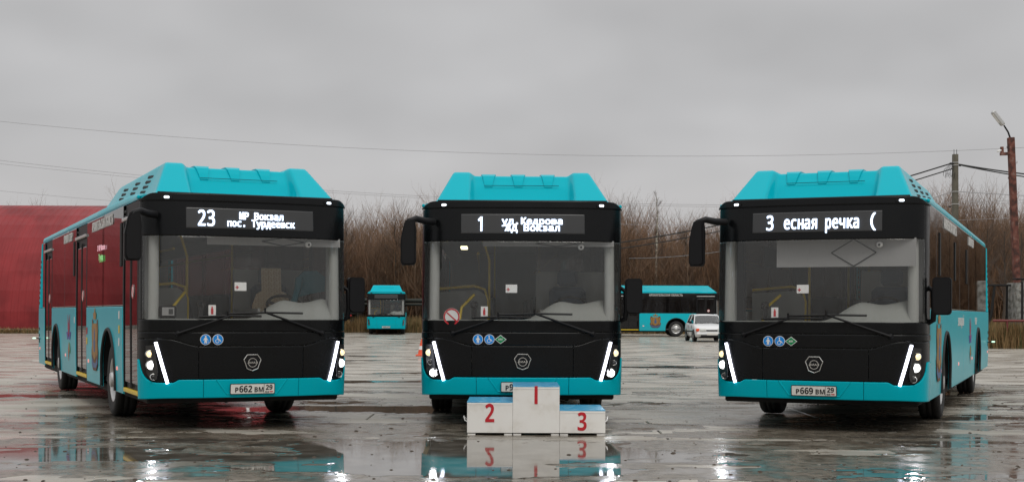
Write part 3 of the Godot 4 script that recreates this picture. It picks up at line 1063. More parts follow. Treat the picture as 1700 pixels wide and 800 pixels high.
	# ---- lamps
	for sg in [-1.0, 1.0]:
		var hl := put("headlight", outline(PackedVector2Array([Vector2(-0.075, 0.20), Vector2(0.03, 0.21), Vector2(0.085, -0.10), Vector2(0.07, -0.19), Vector2(0.0, -0.20), Vector2(-0.06, -0.12)]), 0.012), M.lens if not teal_front else M.trim, B, on_skin(sg * sx(1.125), 0.79, 0.001).scaled_local(Vector3(-sg, 1, 1)))
		var spots: Array = p.get("lamps", [[1.14, 0.895, 0.040, "warm"], [1.125, 0.765, 0.052, "head"], [1.10, 0.625, 0.040, "off"]])
		for q in spots:
			var f := on_skin(sg * sx(q[0]), q[1], 0.012)
			f.basis = Basis.IDENTITY
			put("lamp_ring", lathe_mesh([[q[2] * 0.85, -0.03], [q[2] * 0.9, 0.012], [q[2] * 1.06, 0.016], [q[2] * 1.10, -0.05]], Vector3.BACK, 22), M.chrome, hl, hl.transform.affine_inverse() * f)
			var lens_mat: Material = M.lens
			if lit and q[3] == "head":
				lens_mat = M.head
			elif lit and q[3] == "warm":
				lens_mat = M.warm
			var lens_shape := lathe_mesh([[q[2] * 0.88, 0.0], [q[2] * 0.75, 0.014], [q[2] * 0.4, 0.022], [0.0, 0.024]], Vector3.BACK, 20)
			put("lamp_lens", lens_shape, lens_mat, hl, hl.transform.affine_inverse() * f.translated_local(Vector3(0, 0, -0.004)))
			if lit and q[3] == "head":
				var l := SpotLight3D.new()
				l.name = "headlight_beam" if sg < 0 else "headlight_beam_001"
				l.light_energy = 0.15
				l.light_color = Color(0.97, 0.98, 1.0)
				l.light_size = 0.04
				l.spot_range = 60.0
				l.spot_attenuation = 2.0
				l.spot_angle = 35.0
				l.shadow_enabled = true
				B.add_child(l, true)
				l.transform = f.translated_local(Vector3(0, 0, 0.05))
				l.rotation = Vector3(-0.12, PI, 0)
		if not teal_front:
			var pts := []
			for i in 9:
				var t := i / 8.0
				pts.append(skin(sg * sx(lerpf(1.082, 0.962, t)), lerpf(1.03, 0.555, t), 0.014))
			part("light_strip", tube_mesh(pts, 0.018, 0.018, 8), M.strip if lit else M.lens, B)
	if not teal_front:
		badge(B, on_skin(0.0, 0.79, 0.002))
	# ---- plate
	if p.has("plate"):
		var pl := put("licence_plate", outline(rrect(0.53, 0.125, 0.012), 0.01), M.ink, B, on_skin(0.0, 0.485, 0.026))
		part("plate_face", outline(rrect(0.515, 0.11, 0.01), 0.003), M.plate, pl, Vector3(0, 0, 0.010))
		var P: Array = p.plate
		part("lettering", letters(P[0], 0.058), M.ink, pl, Vector3(-0.19, -0.010, 0.014))
		part("lettering", letters(P[1], 0.076), M.ink, pl, Vector3(-0.083, -0.002, 0.014), Vector3.ZERO, Vector3(0.9, 1, 1))
		part("lettering", letters(P[2], 0.058), M.ink, pl, Vector3(0.075, -0.010, 0.014), Vector3.ZERO, Vector3(0.95, 1, 1))
		part("divider", box(Vector3(0.004, 0.108, 0.002), 0.0), M.ink, pl, Vector3(0.135, 0, 0.014))
		part("lettering", letters("29", 0.056), M.ink, pl, Vector3(0.195, 0.014, 0.014))
		part("lettering", letters("RUS", 0.018), M.ink, pl, Vector3(0.172, -0.038, 0.014))
		part("flag", box(Vector3(0.04, 0.012, 0.002), 0.0), M.red, pl, Vector3(0.222, -0.036, 0.014))
	# ---- signs on the panel
	if not teal_front and not far_away:
		person_sign(B, on_skin(-sx(0.545), 1.062, 0.008))
		wheelchair_sign(B, on_skin(-sx(0.405), 1.062, 0.008))
		if p.get("gas", true):
			gas_sign(B, on_skin(-sx(0.27), 1.062, 0.008))
	# ---- wipers
	for w in [[-0.85, 1.13, -0.28, 1.335, -0.62, 0.10], [0.86, 1.13, 0.16, 1.372, -0.30, 0.60]]:
		var a := skin(sx(w[0]), w[1], 0.03)
		var b := skin(sx(w[2]), w[3], 0.045)
		var o := part("wiper", tube_mesh([a, a.lerp(b, 0.5) + Vector3(0, 0, 0.012), b], 0.019, 0.013, 6), M.trim, B)
		part("wiper_blade", tube_mesh([skin(sx(w[4]), w[3] - 0.012, 0.03), skin(sx((w[4] + w[5]) / 2), w[3] + 0.004, 0.04), skin(sx(w[5]), w[3] - 0.002, 0.03)], 0.013, 0.013, 5), M.rubber, o)
		part("nozzle", box(Vector3(0.02, 0.06, 0.02), 0.004), M.trim, o, skin(sx(w[2] - 0.02), w[3] + 0.03, 0.045))
		part("wiper_pivot", lathe_mesh([[0.035, -0.02], [0.03, 0.03], [0.0, 0.035]], Vector3.BACK, 14), M.trim, o, skin(sx(w[0]), w[1], 0.006))
	# ---- mirrors
	if not far_away:
		var mr := part("mirror", shared("mirror_r", func():
			var st := begin()
			tube(st, [Vector3(-1.10, 2.50, -0.16), Vector3(-1.20, 2.50, -0.04), Vector3(-1.30, 2.52, 0.06), Vector3(-1.38, 2.49, 0.10), Vector3(-1.40, 2.40, 0.10)], 0.045, 0.035, 10)
			return done(st)), M.trim, B)
		part("mirror_housing", shared("mirror_rh", func():
			var st := begin()
			slab_outline(st, PackedVector2Array([Vector2(-0.005, 0.27), Vector2(0.075, 0.25), Vector2(0.09, 0.12), Vector2(0.085, -0.25), Vector2(0.06, -0.285), Vector2(-0.08, -0.285), Vector2(-0.10, -0.24), Vector2(-0.10, 0.02), Vector2(-0.07, 0.17), Vector2(-0.045, 0.25)]), 0.06, Transform3D(Basis.IDENTITY, Vector3(-1.385, 2.24, 0.07)))
			slab_outline(st, PackedVector2Array([Vector2(0.0, 0.25), Vector2(0.06, 0.23), Vector2(0.07, -0.24), Vector2(0.04, -0.265), Vector2(-0.06, -0.265), Vector2(-0.08, -0.22), Vector2(-0.08, 0.02), Vector2(-0.045, 0.20)]), 0.03, Transform3D(Basis.IDENTITY, Vector3(-1.385, 2.24, 0.13)))
			return done(st)), M.trim, mr)
		part("mirror_glass", box(Vector3(0.13, 0.40, 0.006), 0.002), M.chrome, mr, Vector3(-1.385, 2.20, 0.066))
		var ml := part("mirror", shared("mirror_l", func(): return tube_mesh([Vector3(1.22, 1.28, -0.50), Vector3(1.30, 1.32, -0.44), Vector3(1.31, 1.45, -0.42), Vector3(1.30, 1.66, -0.42), Vector3(1.24, 1.70, -0.48)], 0.035, 0.03, 8)), M.trim, B)
		part("mirror_housing", shared("mirror_lh", func():
			var st := begin()
			slab_outline(st, rrect(0.215, 0.44, 0.045), 0.07, Transform3D(Basis.IDENTITY, Vector3(1.40, 1.60, -0.46)))
			slab_outline(st, rrect(0.185, 0.41, 0.05), 0.03, Transform3D(Basis.IDENTITY, Vector3(1.40, 1.60, -0.39)))
			return done(st)), M.trim, ml)
		part("mirror_glass", box(Vector3(0.17, 0.38, 0.006), 0.002), M.chrome, ml, Vector3(1.40, 1.60, -0.464))
	# ---- roof and the fairing over the gas cylinders
	part("roof", shared("roof", roof_mesh), M.teal, B)
	var fr := part("roof_fairing", shared("fairing" + str(teal_front) + str(p.get("tail", 5.3)), func(): return fairing(0.0 if teal_front else 0.24, 0.46 if teal_front else 0.42, p.get("tail", 5.3))), M.teal, B)
	if not teal_front:
		for c in [-0.42, -0.04, 0.34]:
			part("fairing_tab", shared("tab%s" % c, func():
				var st := begin()
				st.set_smooth_group(-1)
				var rows := []
				for q in [[-0.74, 0.048], [-0.80, 0.062], [-0.86, 0.076], [-0.92, 0.09], [-1.02, 0.098], [-1.5, 0.10]]:
					var hgt: float = 2.765 + fairing_height(c, q[0], 0.24, 0.42, 5.3) + (0.022 if q[0] < -0.75 else 0.004)
					rows.append([Vector3(c - q[1], hgt, q[0] + 0.008), Vector3(c + q[1], hgt, q[0] + 0.008)])
				for a in rows.size() - 1:
					quad_out(st, rows[a][0], rows[a][1], rows[a + 1][1], rows[a + 1][0], Vector3(0, 1, 0.5))
					for e in 2:
						quad_out(st, rows[a][e], rows[a + 1][e], rows[a + 1][e] - Vector3(0, 0.05, 0), rows[a][e] - Vector3(0, 0.05, 0), Vector3(-1 if e == 0 else 1, 0, 0))
				quad_out(st, rows[0][0], rows[0][1], rows[0][1] - Vector3(0, 0.04, 0), rows[0][0] - Vector3(0, 0.04, 0), Vector3(0, 0, 1))
				return done(st)), M.teal, fr)
	part("fairing_seam", box(Vector3(0.95, 0.006, 0.006), 0.0), M.trim, fr, Vector3(0, 2.765 + (0.235 if not teal_front else 0.30), -0.715 if not teal_front else -0.66))
	part("drip_edge", tube_mesh([Vector3(-1.05, 2.772, -0.295), Vector3(1.05, 2.772, -0.295)], 0.010, 0.010, 6), M.trim, fr)
	if not far_away:
		var slot := shared("slot", func():
			var st := begin()
			bx(st, Vector3.ZERO, Vector3(0.012, 0.040, 0.66), 0.005)
			return done(st))
		for sg in [-1.0, 1.0]:
			for g in 3:
				for k in 4:
					var hh := 0.09 + 0.065 * k
					var px := 1.07 - 0.205 * (hh / 0.42) - 0.004
					var zc := -1.35 - 1.0 * g
					part("vent_slot", slot, M.under, fr, Vector3(sg * px, 2.765 + hh, zc), Vector3(0.07, 0, sg * 0.455))
		part("roof_unit", shared("roof_unit", func(): return box_at(Vector3(0.0, 2.93, -10.9), Vector3(1.7, 0.2, 1.5), 0.06)), M.teal, B)
		part("roof_unit_grille", box(Vector3(1.5, 0.12, 0.03), 0.01), M.trim, B, Vector3(0, 2.93, -11.66))
		for sg in [-1.0, 1.0]:
			part("clearance_lamp", box(Vector3(0.04, 0.045, 0.05), 0.012), M.teal, B, Vector3(sg * 1.235, 2.72, -0.5))
	# ---- right side (−x): windows, lower panels, three doors
	part_side(B, -1.0, [[-1.60, -5.15], [-6.50, -10.15]], [[-1.60, -3.30], [-3.31, -5.15], [-6.50, -8.1], [-8.11, -10.15]])
	door(B, -0.42, -1.60)
	door(B, -5.15, -6.50)
	door(B, -10.15, -11.50)
	part_side(B, 1.0, [[-0.60, -6.0], [-6.005, -12.0]], [[-1.45, -3.3], [-3.31, -5.2], [-5.21, -7.1], [-7.11, -9.0], [-9.01, -10.9], [-10.91, -11.9]])
	part("driver_window", panel([sz(-0.60, 1.0), sz(-1.0, 1.0), sz(-1.44, 1.0)], flat(1.455), flat(2.695), 2, -0.004, 0.01), M.tint, B)
	# rear corner on the right side behind the last door
	for e in [[-1.0, -11.505]]:
		part("side_panel", panel([sz(rear_z(1.0), e[0]), sz(e[1], e[0])], flat(0.36), flat(1.445), 2), M.teal_side, B)
		part("side_window", panel([sz(-11.95, e[0]), sz(e[1], e[0])], flat(1.455), flat(2.695), 2, -0.004, 0.01), M.tint, B)
	part("side_panel", panel([sz(-12.005, 1.0), sz(rear_z(1.0), 1.0)], flat(0.36), flat(1.445), 2), M.teal_side, B)
	for sg in [-1.0, 1.0]:
		var st := begin()
		var A := func(y: float, z: float, off: float) -> Vector3: return Vector3(sg * (wide(y) + off), y, z)
		for k in 8:
			var y0 := 1.452 + 1.245 * k / 8.0
			var y1 := 1.452 + 1.245 * (k + 1) / 8.0
			quad_out(st, A.call(y0, -11.92, 0.0), A.call(y1, -11.92, 0.0), A.call(y1, rear_z(y1), 0.0), A.call(y0, rear_z(y0), 0.0), Vector3(sg, 0, 0))
			quad_out(st, A.call(y0, -11.92, 0.0), A.call(y1, -11.92, 0.0), A.call(y1, -11.92, -0.03), A.call(y0, -11.92, -0.03), Vector3(0, 0, 1))
		var rp := part("rear_post", done(st), M.teal, B)
		for k in 9:
			var y := 1.55 + 0.10 * k
			part("vent_hole", box(Vector3(0.008, 0.05, 0.12), 0.003), M.under, rp, Vector3(sg * (wide(y) + 0.001), y, rear_z(y) + 0.12))
		for k in 3:
			var y := 0.80 + 0.12 * k
			part("vent_hole", box(Vector3(0.008, 0.06, 0.12), 0.003), M.under, rp, Vector3(sg * (wide(y) + 0.001), y, -12.50))
		part("end_marker_lamp", box(Vector3(0.07, 0.03, 0.04), 0.012), M.glint if lit else M.lens, B, Vector3(sg * 1.36, 0.86, -12.35))
		part("marker_stalk", tube_mesh([Vector3(sg * 1.22, 0.84, -12.35), Vector3(sg * 1.32, 0.86, -12.35)], 0.014, 0.012, 6), M.rubber, B)
		for zz in [-2.05, -4.9, -7.9, -12.4] if sg < 0 else [-2.05, -5.0, -7.9, -12.4]:
			part("side_marker_lamp", box(Vector3(0.014, 0.05, 0.10), 0.005), M.amber, B, Vector3(sg * 1.247, 0.66, zz))
	# ---- rear
	var st2 := begin()
	for k in 10:
		var y0 := 0.36 + 2.34 * k / 10.0
		var y1 := 0.36 + 2.34 * (k + 1) / 10.0
		quad_out(st2, Vector3(-wide(y0), y0, rear_z(y0)), Vector3(-wide(y1), y1, rear_z(y1)), Vector3(wide(y1), y1, rear_z(y1)), Vector3(wide(y0), y0, rear_z(y0)), Vector3.FORWARD)
	var rear := part("rear_panel", done(st2), M.teal, B)
	part("rear_window", box(Vector3(2.0, 0.75, 0.02), 0.005), M.panel_off, rear, Vector3(0, 2.15, -12.40), Vector3(-0.36, 0, 0))
	for sg in [-1.0, 1.0]:
		part("tail_lamp", box(Vector3(0.12, 0.4, 0.03), 0.01), M.red, rear, Vector3(sg * 1.08, 0.95, -12.66))
	# ---- underbody, wheels
	part("underbody", shared("underbody", func():
		var st := begin()
		bx(st, Vector3(0, 0.36, -1.25), Vector3(2.3, 0.10, 1.8), 0.02)
		bx(st, Vector3(0, 0.38, AX1), Vector3(1.5, 0.16, 1.4), 0.02)
		bx(st, Vector3(0, 0.34, -6.1), Vector3(2.3, 0.12, 5.0), 0.02)
		bx(st, Vector3(0, 0.40, AX2), Vector3(1.2, 0.3, 1.5), 0.02)
		bx(st, Vector3(0, 0.36, -11.3), Vector3(2.3, 0.18, 2.4), 0.02)
		bx(st, Vector3(0, 0.34, AX1), Vector3(2.0, 0.12, 0.2), 0.02)
		return done(st)), M.under, B)
	for sg in [-1.0, 1.0]:
		wheel(B, Vector3(sg * 1.06, 0.48, AX1), sg)
		wheel(B, Vector3(sg * 1.05, 0.48, AX2), sg)
		for c in [AX1, AX2]:
			part("wheel_housing", shared("housing", func():
				var st := begin()
				st.set_smooth_group(1)
				for k in 20:
					var t0 := PI * k / 20
					var t1 := PI * (k + 1) / 20
					var r := ARCH + 0.01
					quad_out(st, Vector3(-0.28, 0.02 + sin(t0) * r, cos(t0) * r), Vector3(0.27, 0.02 + sin(t0) * r, cos(t0) * r), Vector3(0.27, 0.02 + sin(t1) * r, cos(t1) * r), Vector3(-0.28, 0.02 + sin(t1) * r, cos(t1) * r), Vector3(0, -1, 0))
				st.set_smooth_group(-1)
				bx(st, Vector3(-0.30, 0.35, 0), Vector3(0.03, 0.72, 1.32), 0.0)
				return done(st)), M.under, B, Vector3(sg * 0.965, 0.48, c), Vector3(0, 0.0 if sg > 0 else PI, 0))
			var lip := []
			for k in 25:
				var t := PI * k / 24
				var y := 0.50 + sin(t) * (ARCH - 0.008)
				lip.append(Vector3(sg * (wide(y) + 0.006), y, c + cos(t) * (ARCH - 0.008)))
			lip.insert(0, Vector3(lip[0].x, 0.37, lip[0].z))
			lip.append(Vector3(lip[-1].x, 0.37, lip[-1].z))
			part("arch_trim", tube_mesh(lip, 0.022, 0.022, 6), M.rubber, B)
	# ---- writing and emblems on the sides
	var side_xf := func(z: float, y: float, side: float, off: float) -> Transform3D: return on_skin(sz(z, side), y, off)
	for sg in [-1.0, 1.0]:
		if p.get("side_text", true):
			put("side_lettering", letters("АРХАНГЕЛЬСКАЯ ОБЛАСТЬ", 0.135), M.letter, B, side_xf.call(-3.5, 2.585, sg, 0.004).scaled_local(Vector3(0.86, 1, 1)))
			put("side_lettering", letters("ПРЯМОЙ СЕВЕР", 0.135), M.letter, B, side_xf.call(-7.6, 2.585, sg, 0.004).scaled_local(Vector3(0.86, 1, 1)))
			crest(B, side_xf.call(-4.15 if sg < 0 else -1.72, 0.98, sg, 0.003), 0.98)
			star_pattern(B, side_xf.call(-7.4, 0.92, sg, 0.003))
			if sg > 0:
				put("side_lettering", letters("ЗАПОВЕДНЫЙ", 0.12), M.letter, B, side_xf.call(-5.4, 1.28, sg, 0.003))
				put("side_lettering", letters("СЕВЕР", 0.12), M.letter, B, side_xf.call(-9.0 + 0.2, 1.28, sg, 0.003))
	if p.get("side_text", true) and not far_away:
		var sd := put("side_display", box(Vector3(1.15, 0.30, 0.02), 0.004), M.panel_off, B, side_xf.call(-3.55, 2.20, -1.0, -0.02))
		part("display_lettering", letters("23 МР Вокзал", 0.075, true, 0.004, "Droid Sans Mono"), M.led_pink, sd, Vector3(0.02, 0.06, 0.03))
		part("display_lettering", letters("Турд", 0.085, true, 0.004, "Droid Sans Mono"), M.led_green, sd, Vector3(0.0, -0.07, 0.03), Vector3.ZERO, Vector3(1.6, 1, 1))
		for c in [[-1.86, 1.34, "white"], [-1.86, 1.16, "yellow"], [-1.86, 1.00, "white"], [-5.05, 1.10, "red"], [-5.05, 0.95, "yellow"], [-6.62, 1.25, "white"]]:
			put("sticker", outline(rrect(0.09, 0.10, 0.01), 0.003), M[c[2]], B, side_xf.call(c[0], c[1], -1.0, 0.003))
		for c in [-1.75, -6.75]:
			put("vent_window", box(Vector3(0.14, 0.55, 0.015), 0.006), M.under, B, side_xf.call(c, 2.22, -1.0, 0.0))
		for c in [-1.9, -4.3, -6.6]:
			put("vent_window", box(Vector3(0.16, 0.55, 0.015), 0.006), M.under, B, side_xf.call(c, 2.15, 1.0, 0.0))
	# ---- inside
	inside(B, p)
	return B

func part_side(B: Node3D, side: float, lows: Array, wins: Array):
	for r in lows:
		part("side_panel", panel(side_cols(r[0] - 0.003, r[1] + 0.003, side), skirt, flat(1.445), 4), M.teal_side, B)
	for r in wins:
		part("side_window", panel(side_cols(r[0] - 0.003, r[1] + 0.003, side), flat(1.455), flat(2.695), 2, -0.004, 0.01), M.tint, B)

func inside(B: Node3D, p: Dictionary):
	part("floor", shared("in_floor", func(): return box_at(Vector3(0, 0.46, -6.2), Vector3(2.36, 0.06, 11.4), 0.0)), M.floor_in, B)
	part("ceiling", shared("in_ceiling", func(): return box_at(Vector3(0, 2.66, -6.4), Vector3(2.3, 0.03, 11.2), 0.0)), M.ceil_in, B)
	for s in [-1.0, 1.0]:
		part("coving", shared("in_cove" + str(s), func():
			var st := begin()
			bx(st, Vector3(s * 1.05, 2.52, -6.6), Vector3(0.22, 0.24, 10.6), 0.06)
			return done(st)), M.ceil_in, B)
	# the wall of the cab and lining under the windows
	part("lining", shared("in_lin_l", func(): return box_at(Vector3(1.19, 1.32, -6.2), Vector3(0.05, 0.2, 11.2), 0.0)), M.grey_in, B)
	part("lining", shared("in_lin_r", func():
		var st := begin()
		bx(st, Vector3(-1.19, 1.32, -3.38), Vector3(0.05, 0.2, 3.4), 0.0)
		bx(st, Vector3(-1.19, 1.32, -8.32), Vector3(0.05, 0.2, 3.5), 0.0)
		return done(st)), M.grey_in, B)
	# dashboard: low ledge across, swelling up in front of the driver
	part("dashboard", shared("in_dash", func():
		var st := begin()
		st.set_smooth_group(0)
		var rows := []
		var hump := func(x: float) -> float:
			return 1.30 + 0.235 * smoothstep(0.0, 0.52, x) - 0.035 * exp(-pow((x - 0.72) / 0.16, 2)) + 0.015 * exp(-pow((x - 1.0) / 0.1, 2)) - 0.30 * smoothstep(1.04, 1.19, x)
		for i in 61:
			var x := -1.17 + 2.34 * i / 60.0
			var front := skin(sx(x), 1.2, -0.05)
			var h: float = hump.call(x)
			var depth := 0.42 + 0.25 * smoothstep(0.0, 0.5, x)
			rows.append([Vector3(x, 1.0, front.z), Vector3(x, 1.285, front.z), Vector3(x, minf(h, 1.30), front.z - 0.06), Vector3(x, lerpf(1.30, h, 0.55), front.z - 0.18), Vector3(x, lerpf(1.30, h, 0.92), front.z - 0.30), Vector3(x, h, front.z - 0.38), Vector3(x, h - 0.03, front.z - depth), Vector3(x, 0.9, front.z - depth - 0.06)])
		for i in 60:
			for j in 7:
				quad_out(st, rows[i][j], rows[i][j + 1], rows[i + 1][j + 1], rows[i + 1][j], Vector3(0, 1, 0.6) if j < 6 else Vector3(0, 0, -1))
		return done(st)), M.dash, B)
	part("steering_wheel", shared("in_steer", func():
		var st := begin()
		var ring := []
		var b := Basis(Vector3.RIGHT, -0.9)
		for k in 29:
			ring.append(Vector3(0.66, 1.45, -1.0) + b * Vector3(cos(TAU * k / 28) * 0.23, sin(TAU * k / 28) * 0.23, 0))
		tube(st, ring, 0.018, 0.018, 6, false)
		tube(st, [Vector3(0.66, 1.45, -1.0), Vector3(0.66, 1.10, -0.72)], 0.04, 0.05, 8)
		tube(st, [ring[2], Vector3(0.66, 1.45, -1.0), ring[12]], 0.02, 0.02, 6)
		return done(st)), M.trim, B)
	# inner posts of the windscreen, in pale plastic
	for s in [-1.0, 1.0]:
		part("inner_post", shared("in_post" + str(s), func():
			var pts := []
			for k in 7:
				var y := lerpf(1.25, 2.62, k / 6.0)
				pts.append(skin(s * sx(1.185), y, -0.12))
			return tube_mesh(pts, 0.065, 0.06, 10)), M.grey_in, B)
		part("inner_post", shared("in_post2" + str(s), func():
			return tube_mesh([Vector3(s * 1.13, 1.0, -0.62), Vector3(s * 1.13, 2.6, -0.62)], 0.06, 0.06, 8)), M.grey_in, B)
	# driver's place
	var seat := part("driver_seat", shared("in_seat", func():
		var st := begin()
		bx(st, Vector3(0.66, 1.0, -1.55), Vector3(0.5, 0.14, 0.5), 0.05)
		bx(st, Vector3(0.66, 1.38, -1.80), Vector3(0.5, 0.72, 0.14), 0.06, Basis(Vector3.RIGHT, -0.12))
		bx(st, Vector3(0.66, 1.86, -1.86), Vector3(0.28, 0.22, 0.10), 0.04, Basis(Vector3.RIGHT, -0.12))
		bx(st, Vector3(0.66, 0.75, -1.55), Vector3(0.3, 0.4, 0.3), 0.02)
		return done(st)), M.seat if not p.get("beads", false) else M.seat, B)
	if p.get("beads", false):
		var grid := begin()
		slab_outline(grid, PackedVector2Array([Vector2(-0.26, -0.42), Vector2(0.26, -0.42), Vector2(0.26, -0.05), Vector2(0.20, 0.10), Vector2(0.13, 0.14), Vector2(0.13, 0.44), Vector2(-0.13, 0.44), Vector2(-0.13, 0.14), Vector2(-0.20, 0.10), Vector2(-0.26, -0.05)]), 0.02)
		part("bead_cover", done(grid), M.beige, seat, Vector3(0.66, 1.52, -1.70), Vector3(-0.10, 0, 0))
	part("cab_partition", shared("in_cab", func():
		var st := begin()
		bx(st, Vector3(0.72, 1.2, -2.1), Vector3(0.95, 1.5, 0.03), 0.0)
		bx(st, Vector3(0.26, 0.95, -1.4), Vector3(0.03, 0.95, 1.3), 0.0)
		return done(st)), M.grey_in, B)
	part("cab_glass", box(Vector3(0.95, 0.62, 0.008), 0.0), M.door_glass, B, Vector3(0.72, 2.27, -2.1))
	# grey screen by the front door with a yellow rail
	part("door_screen", shared("in_screen", func():
		var st := begin()
		slab_outline(st, PackedVector2Array([Vector2(-1.12, 0.7), Vector2(-0.42, 0.7), Vector2(-0.42, 1.60), Vector2(-0.55, 1.69), Vector2(-1.12, 1.66)]), 0.025, Transform3D(Basis.IDENTITY, Vector3(0, 0, -1.75)))
		return done(st)), M.grey_in, B)
	for r in [[Vector3(-1.12, 1.70, -1.74), Vector3(-0.60, 1.745, -1.74), Vector3(-0.46, 1.70, -1.74), Vector3(-0.42, 1.55, -1.74), Vector3(-0.42, 0.6, -1.74)], [Vector3(-0.40, 0.6, -1.9), Vector3(-0.40, 2.1, -1.9), Vector3(-0.52, 2.5, -1.9)], [Vector3(-0.80, 1.15, -0.75), Vector3(-0.76, 1.45, -0.85), Vector3(-0.60, 1.62, -1.0)], [Vector3(0.30, 0.6, -2.4), Vector3(0.30, 2.6, -2.4)], [Vector3(-0.30, 0.6, -4.6), Vector3(-0.30, 2.6, -4.6)], [Vector3(-0.55, 2.2, -2.0), Vector3(-0.55, 2.2, -10.5)], [Vector3(0.55, 2.2, -2.4), Vector3(0.55, 2.2, -10.5)]]:
		part("handrail", tube_mesh(r, 0.019, 0.019, 8), M.yellow, B)
	if not p.get("far", false):
		for row in 5:
			for x in [-0.95, -0.50, 0.50, 0.95]:
				var zz := -3.6 - 1.35 * row
				if x < 0 and zz < -4.95 and zz > -6.9:
					continue
				part("passenger_seat", shared("in_pass", func():
					var st := begin()
					bx(st, Vector3(0, 0.95, 0), Vector3(0.42, 0.08, 0.42), 0.03)
					bx(st, Vector3(0, 1.30, -0.22), Vector3(0.42, 0.66, 0.07), 0.03, Basis(Vector3.RIGHT, -0.1))
					tube(st, [Vector3(-0.15, 1.63, -0.24), Vector3(0.15, 1.63, -0.24)], 0.015, 0.015, 6)
					return done(st)), M.seat, B, Vector3(x, 0.0, zz))
		part("back_wall", box(Vector3(2.3, 2.2, 0.04), 0.0), M.grey_in, B, Vector3(0, 1.55, -11.9))
		# roller blind, scissor arms and camera at the top of the windscreen
		var drop: float = p.get("blind", 0.12)
		var bl := part("sun_blind", box(Vector3(1.62, drop, 0.01), 0.0), M.blind, B, Vector3(0.32, 2.275 - drop / 2.0, -0.22))
		var arm := begin()
		for q in [[-0.26, 0.0, 0.0, 1.0], [0.0, 1.0, 0.26, 0.0], [-0.26, 0.0, 0.0, -1.0], [0.0, -1.0, 0.26, 0.0]]:
			tube(arm, [Vector3(q[0], q[1] * drop * 0.48, 0.012), Vector3(q[2], q[3] * drop * 0.48, 0.012)], 0.006, 0.006, 5)
		part("scissor_arm", done(arm), M.trim, bl, Vector3(0.10, 0, 0))
		part("cab_camera", shared("cabcam", func(): return lathe_mesh([[0.0, 0.03], [0.028, 0.022], [0.038, 0.0], [0.038, -0.02]], Vector3.BACK, 14)), M.white, B, Vector3(0.72, 2.20, -0.17))
		part("camera_eye", shared("cabeye", func(): return lathe_mesh([[0.0, 0.044], [0.013, 0.038], [0.017, 0.02]], Vector3.BACK, 10)), M.ink, B, Vector3(0.72, 2.195, -0.17))
		# stickers on the inside of the windscreen
		var ex := put("extinguisher_sticker", outline(rrect(0.085, 0.125, 0.004), 0.003), M.white, B, on_skin(-sx(0.47), 1.40, -0.004))
		part("cylinder_mark", outline(PackedVector2Array([Vector2(-0.014, -0.045), Vector2(0.014, -0.045), Vector2(0.014, 0.015), Vector2(0.006, 0.03), Vector2(0.006, 0.045), Vector2(-0.01, 0.045), Vector2(-0.006, 0.03), Vector2(-0.014, 0.015)]), 0.002), M.red, ex, Vector3(0, 0, 0.003))
		var fa := put("first_aid_sticker", outline(rrect(0.14, 0.10, 0.004), 0.003), M.white, B, on_skin(-sx(0.14), 1.68, -0.004))
		part("cross_mark", box(Vector3(0.04, 0.012, 0.002), 0.0), M.red, fa, Vector3(-0.04, -0.01, 0.004))
		part("cross_mark", box(Vector3(0.012, 0.04, 0.002), 0.0), M.red, fa, Vector3(-0.04, -0.01, 0.004))
		var hk := part("suction_mount", shared("hook", func():
			var st := begin()
			bx(st, Vector3(0, 0.03, 0), Vector3(0.06, 0.16, 0.03), 0.01)
			return done(st)), M.trim, B, skin(-sx(0.60), 1.36, -0.03))
		part("mount_ring", shared("hookring", func(): return ring_mesh(0.02, 0.05, 0.03, 20)), M.trim, hk, Vector3(0, 0.12, -0.015))
		if p.get("no_smoking", false):
			no_entry_disc(B, "no_smoking_sticker", 0.105, on_skin(-sx(0.87), 1.335, -0.006))
		if p.get("lamp_on", false):
			part("saloon_lamp", box(Vector3(0.10, 0.03, 0.5), 0.01), M.saloon, B, Vector3(-0.75, 2.30, -2.6))

